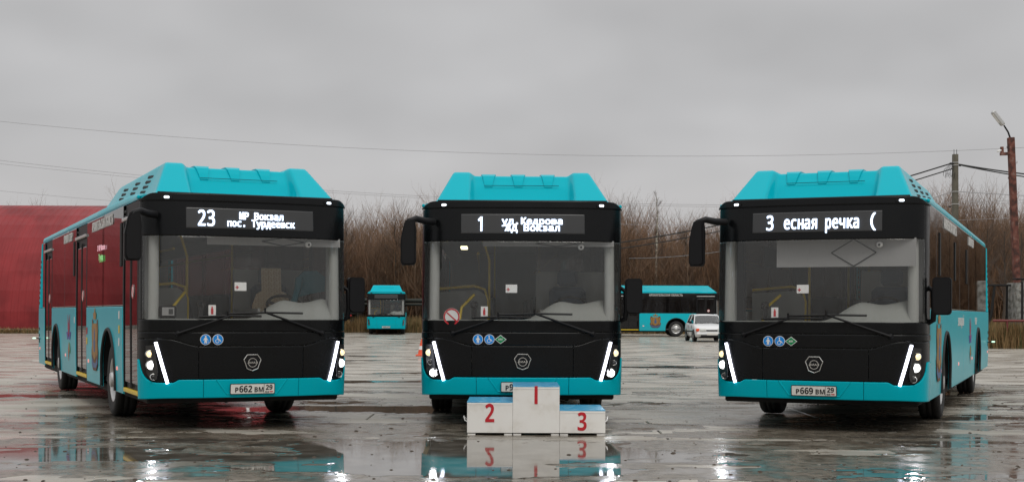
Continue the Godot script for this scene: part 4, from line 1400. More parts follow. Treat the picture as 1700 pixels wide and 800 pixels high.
# ---------------------------------------------------------------- buildings, trees, poles
func make_hangar():
	var o := thing("arched_hangar", "long dark red arched metal hangar with ribbed curved walls at the left edge", "hangar", Vector3(0, 0, -96.9))
	var R := 9.0
	var x0 := -78.0
	var x1 := -16.2
	var st := begin()
	st.set_smooth_group(-1)
	var seg := 20
	var x := x0
	var prof := []
	while x < x1:
		prof.append_array([[x, 0.0], [x + 0.20, 0.0], [x + 0.25, 0.025], [x + 0.40, 0.025], [x + 0.45, 0.0]])
		x += 0.45
	for i in prof.size() - 1:
		if prof[i + 1][0] - prof[i][0] < 0.001:
			continue
		for k in seg:
			var t0 := PI * k / seg
			var t1 := PI * (k + 1) / seg
			var ra: float = R + prof[i][1]
			var rb: float = R + prof[i + 1][1]
			quad_out(st, Vector3(prof[i][0], sin(t0) * ra, cos(t0) * ra), Vector3(prof[i][0], sin(t1) * ra, cos(t1) * ra), Vector3(prof[i + 1][0], sin(t1) * rb, cos(t1) * rb), Vector3(prof[i + 1][0], sin(t0) * rb, cos(t0) * rb), Vector3(0, sin((t0 + t1) / 2), cos((t0 + t1) / 2)))
	part("shell", done(st), M.hangar, o)
	var pts := PackedVector2Array()
	for k in 25:
		pts.append(Vector2(cos(PI * k / 24), sin(PI * k / 24)) * (R - 0.05))
	st = begin()
	slab_outline(st, pts, 0.1, Transform3D(Basis(Vector3.UP, PI / 2), Vector3(x1 - 0.2, 0, 0)))
	part("end_wall", done(st), M.hangar, o)
	for xx in [x1, x1 - 1.3]:
		var arc := []
		for k in 13:
			var t := PI * 0.5 * k / 12.0
			arc.append(Vector3(xx, sin(t) * (R + 0.06), cos(t) * (R + 0.06)))
		part("trim_strip", tube_mesh(arc, 0.11, 0.11, 6), M.white if xx != x1 else M.hangar, o)
	part("kerb_wall", box(Vector3(62, 0.35, 0.25), 0.03), M.concrete, o, Vector3(-47, 0.10, R + 0.16))

# a bare tree: trunk tube and forking limbs; colours in the vertices
func grow(st: SurfaceTool, p: Vector3, d: Vector3, L: float, r: float, depth: int, col: Color, spread: float, up: float, kids: int, sides: int):
	var n := 4 if depth >= 2 else 3
	var pts := [p]
	var q := p
	var dir := d
	for i in n:
		dir = (dir + Vector3(rng.randf_range(-1, 1), rng.randf_range(-0.4, 1) * 0.6, rng.randf_range(-1, 1)) * 0.09 + Vector3.UP * up * 0.08).normalized()
		q = q + dir * L / n
		pts.append(q)
	st.set_color(col)
	tube(st, pts, r, r * 0.35 if depth > 0 else r * 0.5, sides if depth >= 2 else 3, false)
	if depth == 0:
		return
	for k in kids:
		var t := rng.randf_range(0.22, 1.0) if depth >= 2 else rng.randf_range(0.1, 1.0)
		var f := t * n
		var i0 := mini(int(f), n - 1)
		var at: Vector3 = pts[i0].lerp(pts[i0 + 1], f - i0)
		var a := rng.randf_range(0, TAU)
		var side := dir.cross(Vector3(cos(a), 0.1, sin(a))).normalized()
		var nd := (dir * (1.0 - spread) + side * spread + Vector3.UP * up * 0.4).normalized()
		grow(st, at, nd, L * rng.randf_range(0.28, 0.5) * (1.2 - 0.55 * t), r * 0.42 * (1.15 - 0.55 * t), depth - 1, col, spread, up, maxi(3, int(kids * 0.55)), sides)

func sapling(seed_no: int, h: float, kids: int, col: Color) -> ArrayMesh:
	rng.seed = seed_no
	var st := begin()
	grow(st, Vector3(0, -0.1, 0), Vector3(rng.randf_range(-0.06, 0.06), 1, rng.randf_range(-0.06, 0.06)).normalized(), h, 0.05, 2, col, 0.5, 0.75, kids, 4)
	return done(st)

func make_woods():
	# hundreds of bare saplings far off that read as one brown mass
	var cols := [Color(0.24, 0.135, 0.073), Color(0.18, 0.105, 0.06), Color(0.26, 0.16, 0.095), Color(0.13, 0.085, 0.057), Color(0.24, 0.165, 0.11)]
	var shapes := []
	for k in 7:
		shapes.append(sapling(100 + k, 9.0, 13 + k % 3, cols[k % cols.size()]))
	rng.seed = 4242
	var host := Node3D.new()
	host.name = "bare_thicket"
	host.set_meta("kind", "stuff")
	host.set_meta("label", "dense brown thicket of bare saplings along the far edge of the yard")
	host.set_meta("category", "thicket")
	add_child(host)
	var lists := []
	for k in shapes.size():
		lists.append([])
	for i in 8500:
		var z := 103.0 + 40.0 * pow(rng.randf(), 1.5)
		var x := rng.randf_range(-30, 62)
		if i % 4 == 0:
			x = rng.randf_range(-62, 80)
		if z < 112.0 and x < -15.5:
			continue
		var px := x / z
		var h := 0.80 + 0.035 * sin(px * 23.0 + 1.0) + rng.randf_range(-0.22, 0.15)
		if z > 110.0:
			h += 0.07
		if px > 0.09 and px < 0.16:
			h *= 0.9
		if px > 0.32:
			h *= 1.06
		if rng.randf() < 0.55:
			h *= rng.randf_range(0.45, 0.9)
		var b := Basis(Vector3.UP, rng.randf_range(0, TAU)).scaled(Vector3(1.0, h, 1.0) * (1.0 if rng.randf() < 0.7 else 1.12))
		lists[rng.randi() % shapes.size()].append(Transform3D(b, Vector3(x, 0, -z)))
	# the same thicket goes on round the yard behind the camera, where the windscreens mirror it
	for i in 900:
		var a := rng.randf_range(-1.25, 1.25)
		var d := rng.randf_range(62.0, 85.0)
		lists[rng.randi() % shapes.size()].append(Transform3D(Basis(Vector3.UP, rng.randf_range(0, TAU)).scaled(Vector3(1.1, rng.randf_range(0.55, 1.1), 1.1)), Vector3(sin(a) * d, 0, cos(a) * d)))
	for k in shapes.size():
		var mm := MultiMesh.new()
		mm.transform_format = MultiMesh.TRANSFORM_3D
		mm.mesh = shapes[k]
		mm.instance_count = lists[k].size()
		for i in lists[k].size():
			mm.set_instance_transform(i, lists[k][i])
		var o := MultiMeshInstance3D.new()
		o.name = "saplings" if k == 0 else "saplings_%03d" % k
		o.multimesh = mm
		o.material_override = M.twig
		o.set_meta("kind", "stuff")
		host.add_child(o, true)
	# trees that stand out by themselves
	for t in [[1090, 312, 104.0, "birch", "tall thin birch with a pale trunk standing behind the long parked bus"], [558, 335, 102.0, "bare_tree", "bare tree just right of the windscreen of the leftmost bus"], [574, 336, 105.0, "bare_tree", "bare tree rising over the left mirror of the small distant bus"],
			[655, 342, 103.0, "bare_tree", "bare bushy tree behind and right of the small distant bus"], [690, 338, 106.0, "bare_tree", "bare tree beside the tall mirror of the middle bus"], [1045, 352, 104.0, "bare_tree", "bare tree right of the roof corner of the middle bus"], [1140, 352, 105.0, "bare_tree", "bare tree between the birch and the rightmost front bus"],
			[1608, 338, 88.0, "bare_tree", "bare spreading tree directly right of the concrete pole"], [1640, 345, 90.0, "bare_tree", "bare spreading tree between concrete pole and rusty lamp post"], [1668, 350, 84.0, "bare_tree", "bare spreading tree just left of the rusty lamp post"], [1696, 352, 86.0, "bare_tree", "bare tree at the right edge beyond the rusty lamp post"], [1624, 362, 82.0, "bare_tree", "lower bare tree over the tail of the rightmost bus"]]:
		var X: float = (t[0] - 850.0) / 2239.0 * t[2]
		var H: float = (1.372 + (521.0 - t[1]) / 2239.0 * t[2]) * (0.97 if t[3] == "birch" else 0.88)
		var birch: bool = t[3] == "birch"
		var o := thing(t[3], t[4], "tree", Vector3(X, 0, -t[2]), rng.randf_range(0, TAU), "" if birch else "bare trees before the thicket")
		rng.seed = int(t[0])
		var pts := []
		for i in 8:
			pts.append(Vector3(rng.randf_range(-0.06, 0.06), H * 0.97 * i / 7.0, rng.randf_range(-0.06, 0.06)))
		pts[0].y = -0.05
		part("trunk", tube_mesh(pts, 0.19 if birch else 0.11, 0.025, 7), M.birch if birch else M.bark, o)
		var st := begin()
		var col := Color(0.09, 0.06, 0.045) if not birch else Color(0.11, 0.085, 0.07)
		var n := 34 if birch else 30
		for i in n:
			var f := lerpf(0.30, 0.97, pow(rng.randf(), 0.8))
			var a := rng.randf_range(0, TAU)
			var at := Vector3(0, H * f, 0)
			var d := Vector3(cos(a), rng.randf_range(0.7, 1.7), sin(a)).normalized()
			grow(st, at, d, H * (0.09 if birch else 0.20) * (1.35 - f) * 1.5, 0.035 * (1.25 - f), 2, col, 0.5, 0.5, 9 if birch else 8, 4)
		part("crown", done(st), M.twig, o)

func grass_tuft(seed_no: int, h: float) -> ArrayMesh:
	rng.seed = seed_no
	var st := begin()
	st.set_smooth_group(-1)
	for i in 26:
		var a := rng.randf_range(0, TAU)
		var base := Vector3(rng.randf_range(-0.22, 0.22), 0, rng.randf_range(-0.22, 0.22))
		var lean := Vector3(cos(a), 0, sin(a)) * rng.randf_range(0.05, 0.4) * h
		var hh := h * rng.randf_range(0.55, 1.0)
		var side := Vector3(-sin(a), 0, cos(a)) * 0.012
		var c := Color(0.30, 0.19, 0.085).lerp(Color(0.17, 0.11, 0.045), rng.randf())
		if rng.randf() < 0.15:
			c = Color(0.08, 0.09, 0.03)
		st.set_color(c)
		var m := base + lean * 0.35 + Vector3(0, hh * 0.6, 0)
		var tip := base + lean + Vector3(0, hh, 0)
		quad(st, base - side, m - side * 0.8, m + side * 0.8, base + side)
		st.add_vertex(m - side * 0.8); st.add_vertex(tip); st.add_vertex(m + side * 0.8)
	return done(st)

func make_grass():
	var host := Node3D.new()
	host.name = "dry_grass"
	host.set_meta("kind", "stuff")
	host.set_meta("label", "tall dry straw-coloured grass along the edges of the concrete yard")
	host.set_meta("category", "grass")
	add_child(host)
	for k in 3:
		var shape := grass_tuft(300 + k, 1.0)
		rng.seed = 900 + k
		var xs := []
		for i in 1500:
			var x := rng.randf_range(-16, 30)
			var z := rng.randf_range(96.5, 104.0)
			var h := rng.randf_range(0.7, 1.5)
			xs.append([Vector3(x, -0.05, -z), h])
		for i in 350:
			xs.append([Vector3(rng.randf_range(-46, -17), -0.05, -rng.randf_range(86.6, 87.7)), rng.randf_range(0.15, 0.55)])
		for i in 900:
			var z := 57.0 + 12.0 * pow(rng.randf(), 1.6)
			var x := rng.randf_range(20.3 + (z - 57.0) * 0.1, 34.0)
			xs.append([Vector3(x, -0.05, -z), rng.randf_range(0.8, 1.45)])
		var mm := MultiMesh.new()
		mm.transform_format = MultiMesh.TRANSFORM_3D
		mm.mesh = shape
		mm.instance_count = xs.size()
		for i in xs.size():
			mm.set_instance_transform(i, Transform3D(Basis(Vector3.UP, rng.randf_range(0, TAU)).scaled(Vector3(1.1, xs[i][1], 1.1)), xs[i][0]))
		var o := MultiMeshInstance3D.new()
		o.name = "tufts" if k == 0 else "tufts_%03d" % k
		o.multimesh = mm
		o.material_override = M.straw
		o.set_meta("kind", "stuff")
		host.add_child(o, true)

func cable(called: String, label: String, a: Vector3, b: Vector3, sag: float, r: float, m: Material, group := "overhead wires"):
	var pts := []
	for i in 33:
		var t := i / 32.0
		pts.append(a.lerp(b, t) + Vector3(0, -4.0 * sag * t * (1.0 - t), 0))
	var o := part(called, tube_mesh(pts, r, r, 5), m, self)
	tag(o, label, "wire", group)

func make_poles():
	var o := thing("utility_pole", "square grey concrete utility pole with cables tied round its top", "utility pole", Vector3(21.37, 0, -65))
	var st := begin()
	var h := 9.15
	for k in 4:
		var s := [[-1, 1], [1, 1], [1, -1], [-1, -1]]
		var a = s[k]
		var b = s[(k + 1) % 4]
		quad_out(st, Vector3(a[0] * 0.15, -0.1, a[1] * 0.15), Vector3(a[0] * 0.115, h, a[1] * 0.115), Vector3(b[0] * 0.115, h, b[1] * 0.115), Vector3(b[0] * 0.15, -0.1, b[1] * 0.15), Vector3(a[0] + b[0], 0, a[1] + b[1]))
	quad_out(st, Vector3(-0.115, h, 0.115), Vector3(0.115, h, 0.115), Vector3(0.115, h, -0.115), Vector3(-0.115, h, -0.115), Vector3.UP)
	part("shaft", done(st), M.pole, o)
	for x in [-0.06, 0.07]:
		part("steel_pin", tube_mesh([Vector3(x, h - 0.02, 0), Vector3(x, h + 0.24, 0)], 0.014, 0.012, 6), M.wire, o)
	for y in [8.75, 8.62, 7.35, 6.75]:
		part("steel_band", box(Vector3(0.262 + (9 - y) * 0.008, 0.035, 0.262 + (9 - y) * 0.008), 0.006), M.silver, o, Vector3(0, y, 0))
	part("cable_clamp", box(Vector3(0.22, 0.09, 0.1), 0.03), M.wire, o, Vector3(-0.2, 8.7, 0.1))
	part("cable_clamp", box(Vector3(0.12, 0.07, 0.1), 0.02), M.wire, o, Vector3(0.2, 8.6, 0.1))
	for k in 5:
		var x := -0.12 - 0.1 * k
		part("cable_tail", tube_mesh([Vector3(-0.1 - 0.05 * k, 8.65, 0.12), Vector3(x - 0.05, 8.4, 0.14), Vector3(x - 0.1, 8.05 + 0.08 * (k % 3), 0.14), Vector3(x + 0.02, 7.98 + 0.1 * (k % 2), 0.14), Vector3(x + 0.07, 8.25, 0.14)], 0.012, 0.01, 5), M.wire, o)
	part("insulator", box(Vector3(0.12, 0.08, 0.08), 0.02), M.wire, o, Vector3(-0.28, 6.62, 0.1))
	# rusty lamp post, leaning a little
	o = thing("street_lamp", "rusty square steel lamp post with a grey lamp head on a short arm", "street lamp", Vector3(22.62, 0, -60))
	o.rotation.z = 0.045
	var H := 9.32
	part("post", box_at(Vector3(0, H / 2 - 0.1, 0), Vector3(0.27, H + 0.2, 0.27), 0.02), M.rust, o)
	part("arm", tube_mesh([Vector3(-0.02, H - 0.05, 0.0), Vector3(-0.12, H + 0.25, 0.02), Vector3(-0.30, H + 0.55, 0.04)], 0.04, 0.035, 8), M.trim, o)
	var head := part("lamp_head", box(Vector3(0.20, 0.78, 0.26), 0.05), M.silver, o, Vector3(-0.56, H + 0.88, 0.06), Vector3(0, 0, 0.62))
	part("lamp_diffuser", box(Vector3(0.03, 0.5, 0.18), 0.01), M.white, head, Vector3(-0.09, 0.05, 0))
	var br := part("bracket", box(Vector3(0.42, 0.13, 0.14), 0.01), M.rust, o, Vector3(-0.32, H - 0.72, 0.06))
	part("bracket_stub", box(Vector3(0.13, 0.3, 0.12), 0.01), M.rust, br, Vector3(-0.12, 0.17, 0))
	part("security_camera", box(Vector3(0.20, 0.08, 0.09), 0.02), M.white, br, Vector3(-0.26, 0.14, 0.05), Vector3(0, 0, 0.3))
	for k in 9:
		part("climbing_step", tube_mesh([Vector3(0.13 * (1 if k % 2 else -1), 3.4 + 0.68 * k, 0.05), Vector3(0.21 * (1 if k % 2 else -1), 3.4 + 0.68 * k, 0.05), Vector3(0.21 * (1 if k % 2 else -1), 3.5 + 0.68 * k, 0.05)], 0.012, 0.012, 5), M.rust, o)
	# wires
	var grp := "thin grey overhead lines crossing the sky"
	cable("overhead_wire", "highest thin line, crossing the whole sky above all three buses", Vector3(-36, 12.3, -70), Vector3(34, 10.6, -70), 1.75, 0.010, M.wire_grey, grp)
	cable("overhead_wire", "upper of the two close lines left of the leftmost bus roof", Vector3(-34, 10.45, -75), Vector3(30, 7.9, -75), 1.4, 0.010, M.wire_grey, grp)
	cable("overhead_wire", "lower of the two close lines left of the leftmost bus roof", Vector3(-34, 10.25, -75.3), Vector3(30, 7.75, -75.3), 1.3, 0.009, M.wire_grey, grp)
	cable("overhead_wire", "lowest thin line, just above the hangar roof at the left edge", Vector3(-34, 8.9, -80), Vector3(30, 7.2, -80), 1.2, 0.009, M.wire_grey, grp)
	grp = "black cables strung from the concrete pole"
	cable("black_cable", "upper black cable from the pole down to the left behind the bus roof", Vector3(21.2, 8.72, -64.9), Vector3(-13, 7.1, -112), 2.2, 0.035, M.wire, grp)
	cable("black_cable", "lower black cable from the pole down to the left behind the bus roof", Vector3(21.2, 8.45, -64.9), Vector3(-13, 6.8, -112), 2.3, 0.03, M.wire, grp)
	cable("black_cable", "upper black cable from the pole towards the right edge", Vector3(21.5, 8.66, -64.9), Vector3(38, 8.3, -62), 0.75, 0.035, M.wire, grp)
	cable("black_cable", "lower black cable from the pole towards the right edge", Vector3(21.5, 8.64, -64.9), Vector3(38, 8.0, -62), 0.85, 0.03, M.wire, grp)
	cable("black_cable", "thin lower line from the middle of the pole towards the right edge", Vector3(21.5, 7.35, -64.9), Vector3(38, 6.9, -62), 0.25, 0.016, M.wire_grey, grp)
	cable("black_cable", "thin lower line from the middle of the pole down to the left", Vector3(21.2, 7.35, -64.9), Vector3(8, 5.2, -92), 0.8, 0.014, M.wire_grey, grp)

func make_yard_things():
	# winners' podium
	var o := thing("podium", "white three-step winners' podium with blue tops and red numbers before the middle bus", "podium", Vector3(0, 0, -15.28))
	for b in [[-0.505, 0.012, 0.372, "2"], [0.014, 0.544, 0.552, "1"], [0.546, 1.065, 0.282, "3"]]:
		var w: float = b[1] - b[0]
		var c: float = (b[0] + b[1]) / 2
		var st := begin()
		bx(st, Vector3(c, (b[2] - 0.006) / 2 + 0.012, -0.46), Vector3(w, b[2] - 0.03, 0.92), 0.003)
		for s in [-1.0, 1.0]:
			bx(st, Vector3(c + s * (w / 2 - 0.05), 0.006, -0.06), Vector3(0.09, 0.02, 0.10), 0.003)
			bx(st, Vector3(c + s * (w / 2 - 0.05), 0.006, -0.86), Vector3(0.09, 0.02, 0.10), 0.003)
		var blk := part("step", done(st), M.board, o)
		part("blue_top", box(Vector3(w + 0.004, 0.012, 0.924), 0.003), M.sky_blue, blk, Vector3(c, b[2] - 0.002, -0.461))
		if b[3] == "1":
			part("numeral", box(Vector3(0.036, 0.205, 0.004), 0.001), M.red, blk, Vector3(c - 0.002, 0.455, 0.002))
		else:
			part("numeral", letters(b[3], 0.205, true, 0.004), M.red, blk, Vector3(c - 0.005 + (0.0 if b[3] == "2" else 0.0), 0.245 if b[3] == "2" else 0.152, 0.002), Vector3.ZERO, Vector3(0.74, 1, 1))
		part("edge_board", box(Vector3(w - 0.004, 0.012, 0.004), 0.001), M.board, blk, Vector3(c, b[2] - 0.022, 0.001))
	for s in [[-0.507, -1.0], [1.067, 1.0]]:
		part("rope_handle", tube_mesh([Vector3(s[0], 0.135, -0.2), Vector3(s[0] + s[1] * 0.03, 0.15, -0.22), Vector3(s[0] + s[1] * 0.045, 0.19, -0.3), Vector3(s[0] + s[1] * 0.03, 0.16, -0.42), Vector3(s[0], 0.135, -0.46)], 0.007, 0.007, 6), M.white, o)
	# traffic cone
	o = thing("traffic_cone", "orange traffic cone with a white band, half hidden by the middle bus", "traffic cone", Vector3(-2.93, 0, -43.9))
	part("base", box_at(Vector3(0, 0.02, 0), Vector3(0.40, 0.04, 0.40), 0.012), M.orange, o)
	part("cone", lathe_mesh([[0.15, 0.04], [0.13, 0.07], [0.108, 0.20]], Vector3.UP, 22), M.orange, o)
	part("white_band", lathe_mesh([[0.108, 0.20], [0.084, 0.32]], Vector3.UP, 22), M.white, o)
	part("cone_tip", lathe_mesh([[0.084, 0.32], [0.035, 0.52], [0.03, 0.54], [0.0, 0.54]], Vector3.UP, 22), M.orange, o)
	# raised pipe along the far edge
	o = thing("raised_pipeline", "dark raised pipe on short posts before the thicket behind the small distant bus", "pipeline", Vector3(0, 0, -99.5))
	part("pipe", tube_mesh([Vector3(-15, 2.35, 0), Vector3(0, 2.3, 0), Vector3(6.5, 2.3, 0)], 0.16, 0.16, 10), M.pipe, o)
	part("pipe", tube_mesh([Vector3(-15, 2.05, 0.25), Vector3(0, 2.02, 0.25), Vector3(6.5, 2.02, 0.25)], 0.10, 0.10, 8), M.pipe, o)
	for k in 8:
		part("post", box(Vector3(0.14, 2.1, 0.14), 0.01), M.pipe, o, Vector3(-14.2 + 2.8 * k, 1.0, 0.1))
	# concrete unit, pipe barrier and hose at the right edge
	o = thing("concrete_block", "stained grey concrete block behind dry grass at the right edge", "concrete block", Vector3(23.55, 0, -58.6))
	part("front_slab", box_at(Vector3(0.15, 1.5, 0), Vector3(3.0, 2.9, 0.2), 0.03), M.concrete, o)
	part("side_slab", box_at(Vector3(-1.52, 1.42, -0.5), Vector3(0.22, 2.8, 1.2), 0.03), M.concrete, o)
	part("cap_strip", box_at(Vector3(-0.9, 2.98, -0.1), Vector3(1.5, 0.07, 0.5), 0.02), M.trim, o)
	part("gap_strip", box_at(Vector3(-1.38, 1.6, 0.02), Vector3(0.10, 2.5, 0.16), 0.01), M.under, o)
	o = thing("pipe_barrier", "red-brown horizontal pipe rail in front of the dry grass at right", "barrier", Vector3(20.4, 0, -57.1))
	part("rail", tube_mesh([Vector3(0, 1.17, 0), Vector3(9, 1.14, 0)], 0.05, 0.05, 8), M.paint_red, o)
	for x in [0.6, 4.0, 7.5]:
		part("post", tube_mesh([Vector3(x, -0.05, 0), Vector3(x, 1.16, 0)], 0.045, 0.045, 8), M.paint_red, o)
	o = thing("loading_frame", "black steel frame standing in the grass left of the concrete block", "frame", Vector3(20.9, 0, -59.2))
	part("crossbar", box_at(Vector3(0.2, 2.72, 0), Vector3(1.7, 0.09, 0.09), 0.02), M.under, o)
	part("upright", tube_mesh([Vector3(-0.1, 0, 0), Vector3(0.2, 1.6, 0), Vector3(0.32, 2.7, 0)], 0.07, 0.06, 8), M.under, o)
	part("upright", tube_mesh([Vector3(0.95, 0, -0.3), Vector3(0.9, 2.7, -0.1)], 0.05, 0.05, 8), M.under, o)
	part("tank", lathe_mesh([[0.0, -0.35], [0.2, -0.33], [0.24, -0.28], [0.24, 0.28], [0.2, 0.33], [0.0, 0.35]], Vector3.RIGHT, 18), M.under, o, Vector3(-0.35, 2.95, -0.1))

func make_truck():
	var o := thing("dark_truck", "dark truck seen from behind with a red tail lamp, mostly hidden by the leftmost bus", "truck", Vector3(-12.55, 0, -97.0))
	part("bed", box_at(Vector3(-0.1, 2.0, -3.0), Vector3(2.3, 1.5, 5.0), 0.05), M.under, o)
	part("chassis", box_at(Vector3(-0.1, 1.0, -3.0), Vector3(1.4, 0.3, 6.5), 0.03), M.under, o)
	part("rear_bumper", box_at(Vector3(-0.1, 1.15, -0.42), Vector3(2.2, 0.14, 0.12), 0.02), M.trim, o)
	part("cab", box_at(Vector3(-0.1, 1.9, -6.6), Vector3(2.3, 1.9, 1.8), 0.2), M.under, o)
	for x in [-1.0, 0.82]:
		for z in [-1.2, -6.3]:
			var w := part("wheel", lathe_mesh([[0.25, -0.17], [0.45, -0.19], [0.53, -0.15], [0.54, -0.05], [0.54, 0.05], [0.53, 0.15], [0.45, 0.19], [0.25, 0.17]], Vector3.RIGHT, 26), M.rubber, o, Vector3(x, 0.54, z))
			part("rim", lathe_mesh([[0.26, 0.15], [0.2, 0.10], [0.1, 0.14], [0.0, 0.15]], Vector3.RIGHT if x > 0 else Vector3.LEFT, 20), M.silver, w)
		part("tail_lamp", box_at(Vector3(x, 1.22, -0.34), Vector3(0.28, 0.10, 0.05), 0.01), M.red, o)

# white hatchback: lower body and greenhouse lofted from cross-sections along its length
func make_car():
	var o := thing("white_hatchback", "white hatchback with orange corner lamps parked before the long teal bus", "car", Vector3(10.1, 0, -68.0), 0.02)
	# z forward from the front bumper (0) to the tail (-4.0); rows: z, half width, bottom, shoulder height
	var secs := [[0.0, 0.62, 0.30, 0.58], [-0.06, 0.74, 0.25, 0.66], [-0.3, 0.80, 0.22, 0.76], [-0.9, 0.825, 0.22, 0.86], [-1.25, 0.83, 0.22, 0.91], [-2.2, 0.83, 0.22, 0.93], [-3.2, 0.825, 0.24, 0.96], [-3.75, 0.80, 0.28, 0.97], [-3.98, 0.74, 0.32, 0.93], [-4.05, 0.66, 0.40, 0.80]]
	var st := begin()
	st.set_smooth_group(0)
	var ringsv := []
	for s in secs:
		var r := []
		var w: float = s[1]
		for q in [[-0.86, 0.0], [-0.97, 0.08], [-1.0, 0.35], [-1.0, 0.6], [-0.97, 0.88], [-0.88, 0.98], [-0.5, 1.02], [0.0, 1.03], [0.5, 1.02], [0.88, 0.98], [0.97, 0.88], [1.0, 0.6], [1.0, 0.35], [0.97, 0.08], [0.86, 0.0]]:
			r.append(Vector3(q[0] * w, lerpf(s[2], s[3], q[1]), s[0]))
		ringsv.append(r)
	for i in ringsv.size() - 1:
		for j in 14:
			var mid: Vector3 = (ringsv[i][j] + ringsv[i + 1][j + 1]) / 2
			quad_out(st, ringsv[i][j], ringsv[i + 1][j], ringsv[i + 1][j + 1], ringsv[i][j + 1], mid - Vector3(0, 0.6, mid.z))
	for e in [0, ringsv.size() - 1]:
		for j in range(1, 14):
			tri_out(st, ringsv[e][0], ringsv[e][j], ringsv[e][j + 1], Vector3(0, 0, 1 if e == 0 else -1))
	part("body", done(st), M.car_white, o)
	# roof and pillars
	var cab := [[-1.28, 0.70, 0.92], [-1.72, 0.60, 1.33], [-2.0, 0.575, 1.40], [-2.8, 0.58, 1.41], [-3.25, 0.60, 1.36], [-3.85, 0.66, 0.98]]
	st = begin()
	st.set_smooth_group(0)
	for i in range(1, 4):
		for j in 6:
			var f0 := -1.0 + j / 3.0
			var f1 := -1.0 + (j + 1) / 3.0
			var A := func(k: int, f: float) -> Vector3: return Vector3(f * cab[k][1], cab[k][2] - 0.03 * f * f * f * f, cab[k][0])
			quad_out(st, A.call(i, f0), A.call(i + 1, f0), A.call(i + 1, f1), A.call(i, f1), Vector3.UP)
	part("roof", done(st), M.car_white, o)
	for s in [-1.0, 1.0]:
		for seg in [[0, 1], [4, 5]]:
			var a = cab[seg[0]]
			var b = cab[seg[1]]
			part("pillar", tube_mesh([Vector3(s * a[1], a[2] - 0.02, a[0]), Vector3(s * b[1], b[2] - 0.02, b[0])], 0.035, 0.03, 6), M.car_white, o)
		part("pillar", tube_mesh([Vector3(s * 0.77, 0.92, -2.45), Vector3(s * 0.585, 1.38, -2.4)], 0.035, 0.03, 6), M.car_white, o)
		part("roof_rail", tube_mesh([Vector3(s * 0.60, 1.31, -1.72), Vector3(s * 0.58, 1.375, -2.0), Vector3(s * 0.585, 1.385, -2.8), Vector3(s * 0.605, 1.33, -3.25)], 0.03, 0.03, 6), M.car_white, o)
		st = begin()
		st.set_smooth_group(-1)
		quad_out(st, Vector3(s * 0.72, 0.93, -1.32), Vector3(s * 0.60, 1.33, -1.76), Vector3(s * 0.58, 1.37, -2.38), Vector3(s * 0.77, 0.93, -2.40), Vector3(s, 0.3, 0))
		part("side_window", done(st), M.tint, o)
		st = begin()
		st.set_smooth_group(-1)
		quad_out(st, Vector3(s * 0.77, 0.93, -2.48), Vector3(s * 0.58, 1.37, -2.42), Vector3(s * 0.60, 1.32, -3.22), Vector3(s * 0.70, 0.96, -3.7), Vector3(s, 0.3, 0))
		part("side_window", done(st), M.tint, o)
		part("mirror", box_at(Vector3(s * 0.86, 0.99, -1.52), Vector3(0.16, 0.11, 0.10), 0.03), M.trim, o)
		part("door_line", box_at(Vector3(s * 0.829, 0.55, -1.30), Vector3(0.012, 0.58, 0.012), 0.0), M.trim, o)
		part("door_line", box_at(Vector3(s * 0.829, 0.55, -2.44), Vector3(0.012, 0.58, 0.012), 0.0), M.trim, o)
		part("side_moulding", box_at(Vector3(s * 0.835, 0.52, -2.0), Vector3(0.02, 0.07, 2.6), 0.008), M.trim, o)
		part("headlight", box_at(Vector3(s * 0.45, 0.60, -0.035), Vector3(0.34, 0.15, 0.16), 0.04), M.lamp_lens, o)
		part("indicator_lamp", box_at(Vector3(s * 0.70, 0.60, -0.11), Vector3(0.17, 0.16, 0.20), 0.04), M.orange, o)
		for z in [-0.78, -3.2]:
			var w := part("wheel", lathe_mesh([[0.17, -0.09], [0.25, -0.10], [0.285, -0.08], [0.29, 0.0], [0.285, 0.08], [0.25, 0.10], [0.17, 0.09]], Vector3.RIGHT, 26), M.rubber, o, Vector3(s * 0.755, 0.29, z))
			part("rim", lathe_mesh([[0.175, 0.085], [0.15, 0.07], [0.06, 0.09], [0.0, 0.095]], Vector3.RIGHT if s > 0 else Vector3.LEFT, 20), M.silver, w)
			part("wheel_arch", lathe_mesh([[0.29, 0.0], [0.34, 0.0], [0.34, 0.006], [0.0, 0.006]], Vector3.RIGHT if s > 0 else Vector3.LEFT, 26, -1), M.under, o, Vector3(s * 0.829, 0.30, z))
	st = begin()
	st.set_smooth_group(-1)
	quad_out(st, Vector3(-0.70, 0.93, -1.27), Vector3(-0.59, 1.335, -1.71), Vector3(0.59, 1.335, -1.71), Vector3(0.70, 0.93, -1.27), Vector3(0, 0.5, 1))
	part("windscreen", done(st), M.car_glass, o)
	st = begin()
	st.set_smooth_group(-1)
	quad_out(st, Vector3(-0.66, 0.98, -3.82), Vector3(-0.60, 1.35, -3.27), Vector3(0.60, 1.35, -3.27), Vector3(0.66, 0.98, -3.82), Vector3(0, 0.5, -1))
	part("rear_window", done(st), M.tint, o)
	part("cabin_floor", box_at(Vector3(0, 0.93, -2.5), Vector3(1.3, 0.02, 2.4), 0.0), M.under, o)
	for x in [-0.33, 0.33]:
		part("seat", box_at(Vector3(x, 1.08, -2.3), Vector3(0.42, 0.3, 0.12), 0.05), M.under, o)
		part("wiper", tube_mesh([Vector3(x - 0.05, 0.95, -1.24), Vector3(x + 0.4, 0.97, -1.27)], 0.012, 0.01, 5), M.trim, o)
	part("grille", box_at(Vector3(0, 0.58, 0.0), Vector3(0.56, 0.07, 0.05), 0.01), M.under, o)
	part("bumper", box_at(Vector3(0, 0.40, -0.06), Vector3(1.56, 0.17, 0.24), 0.06), M.car_white, o)
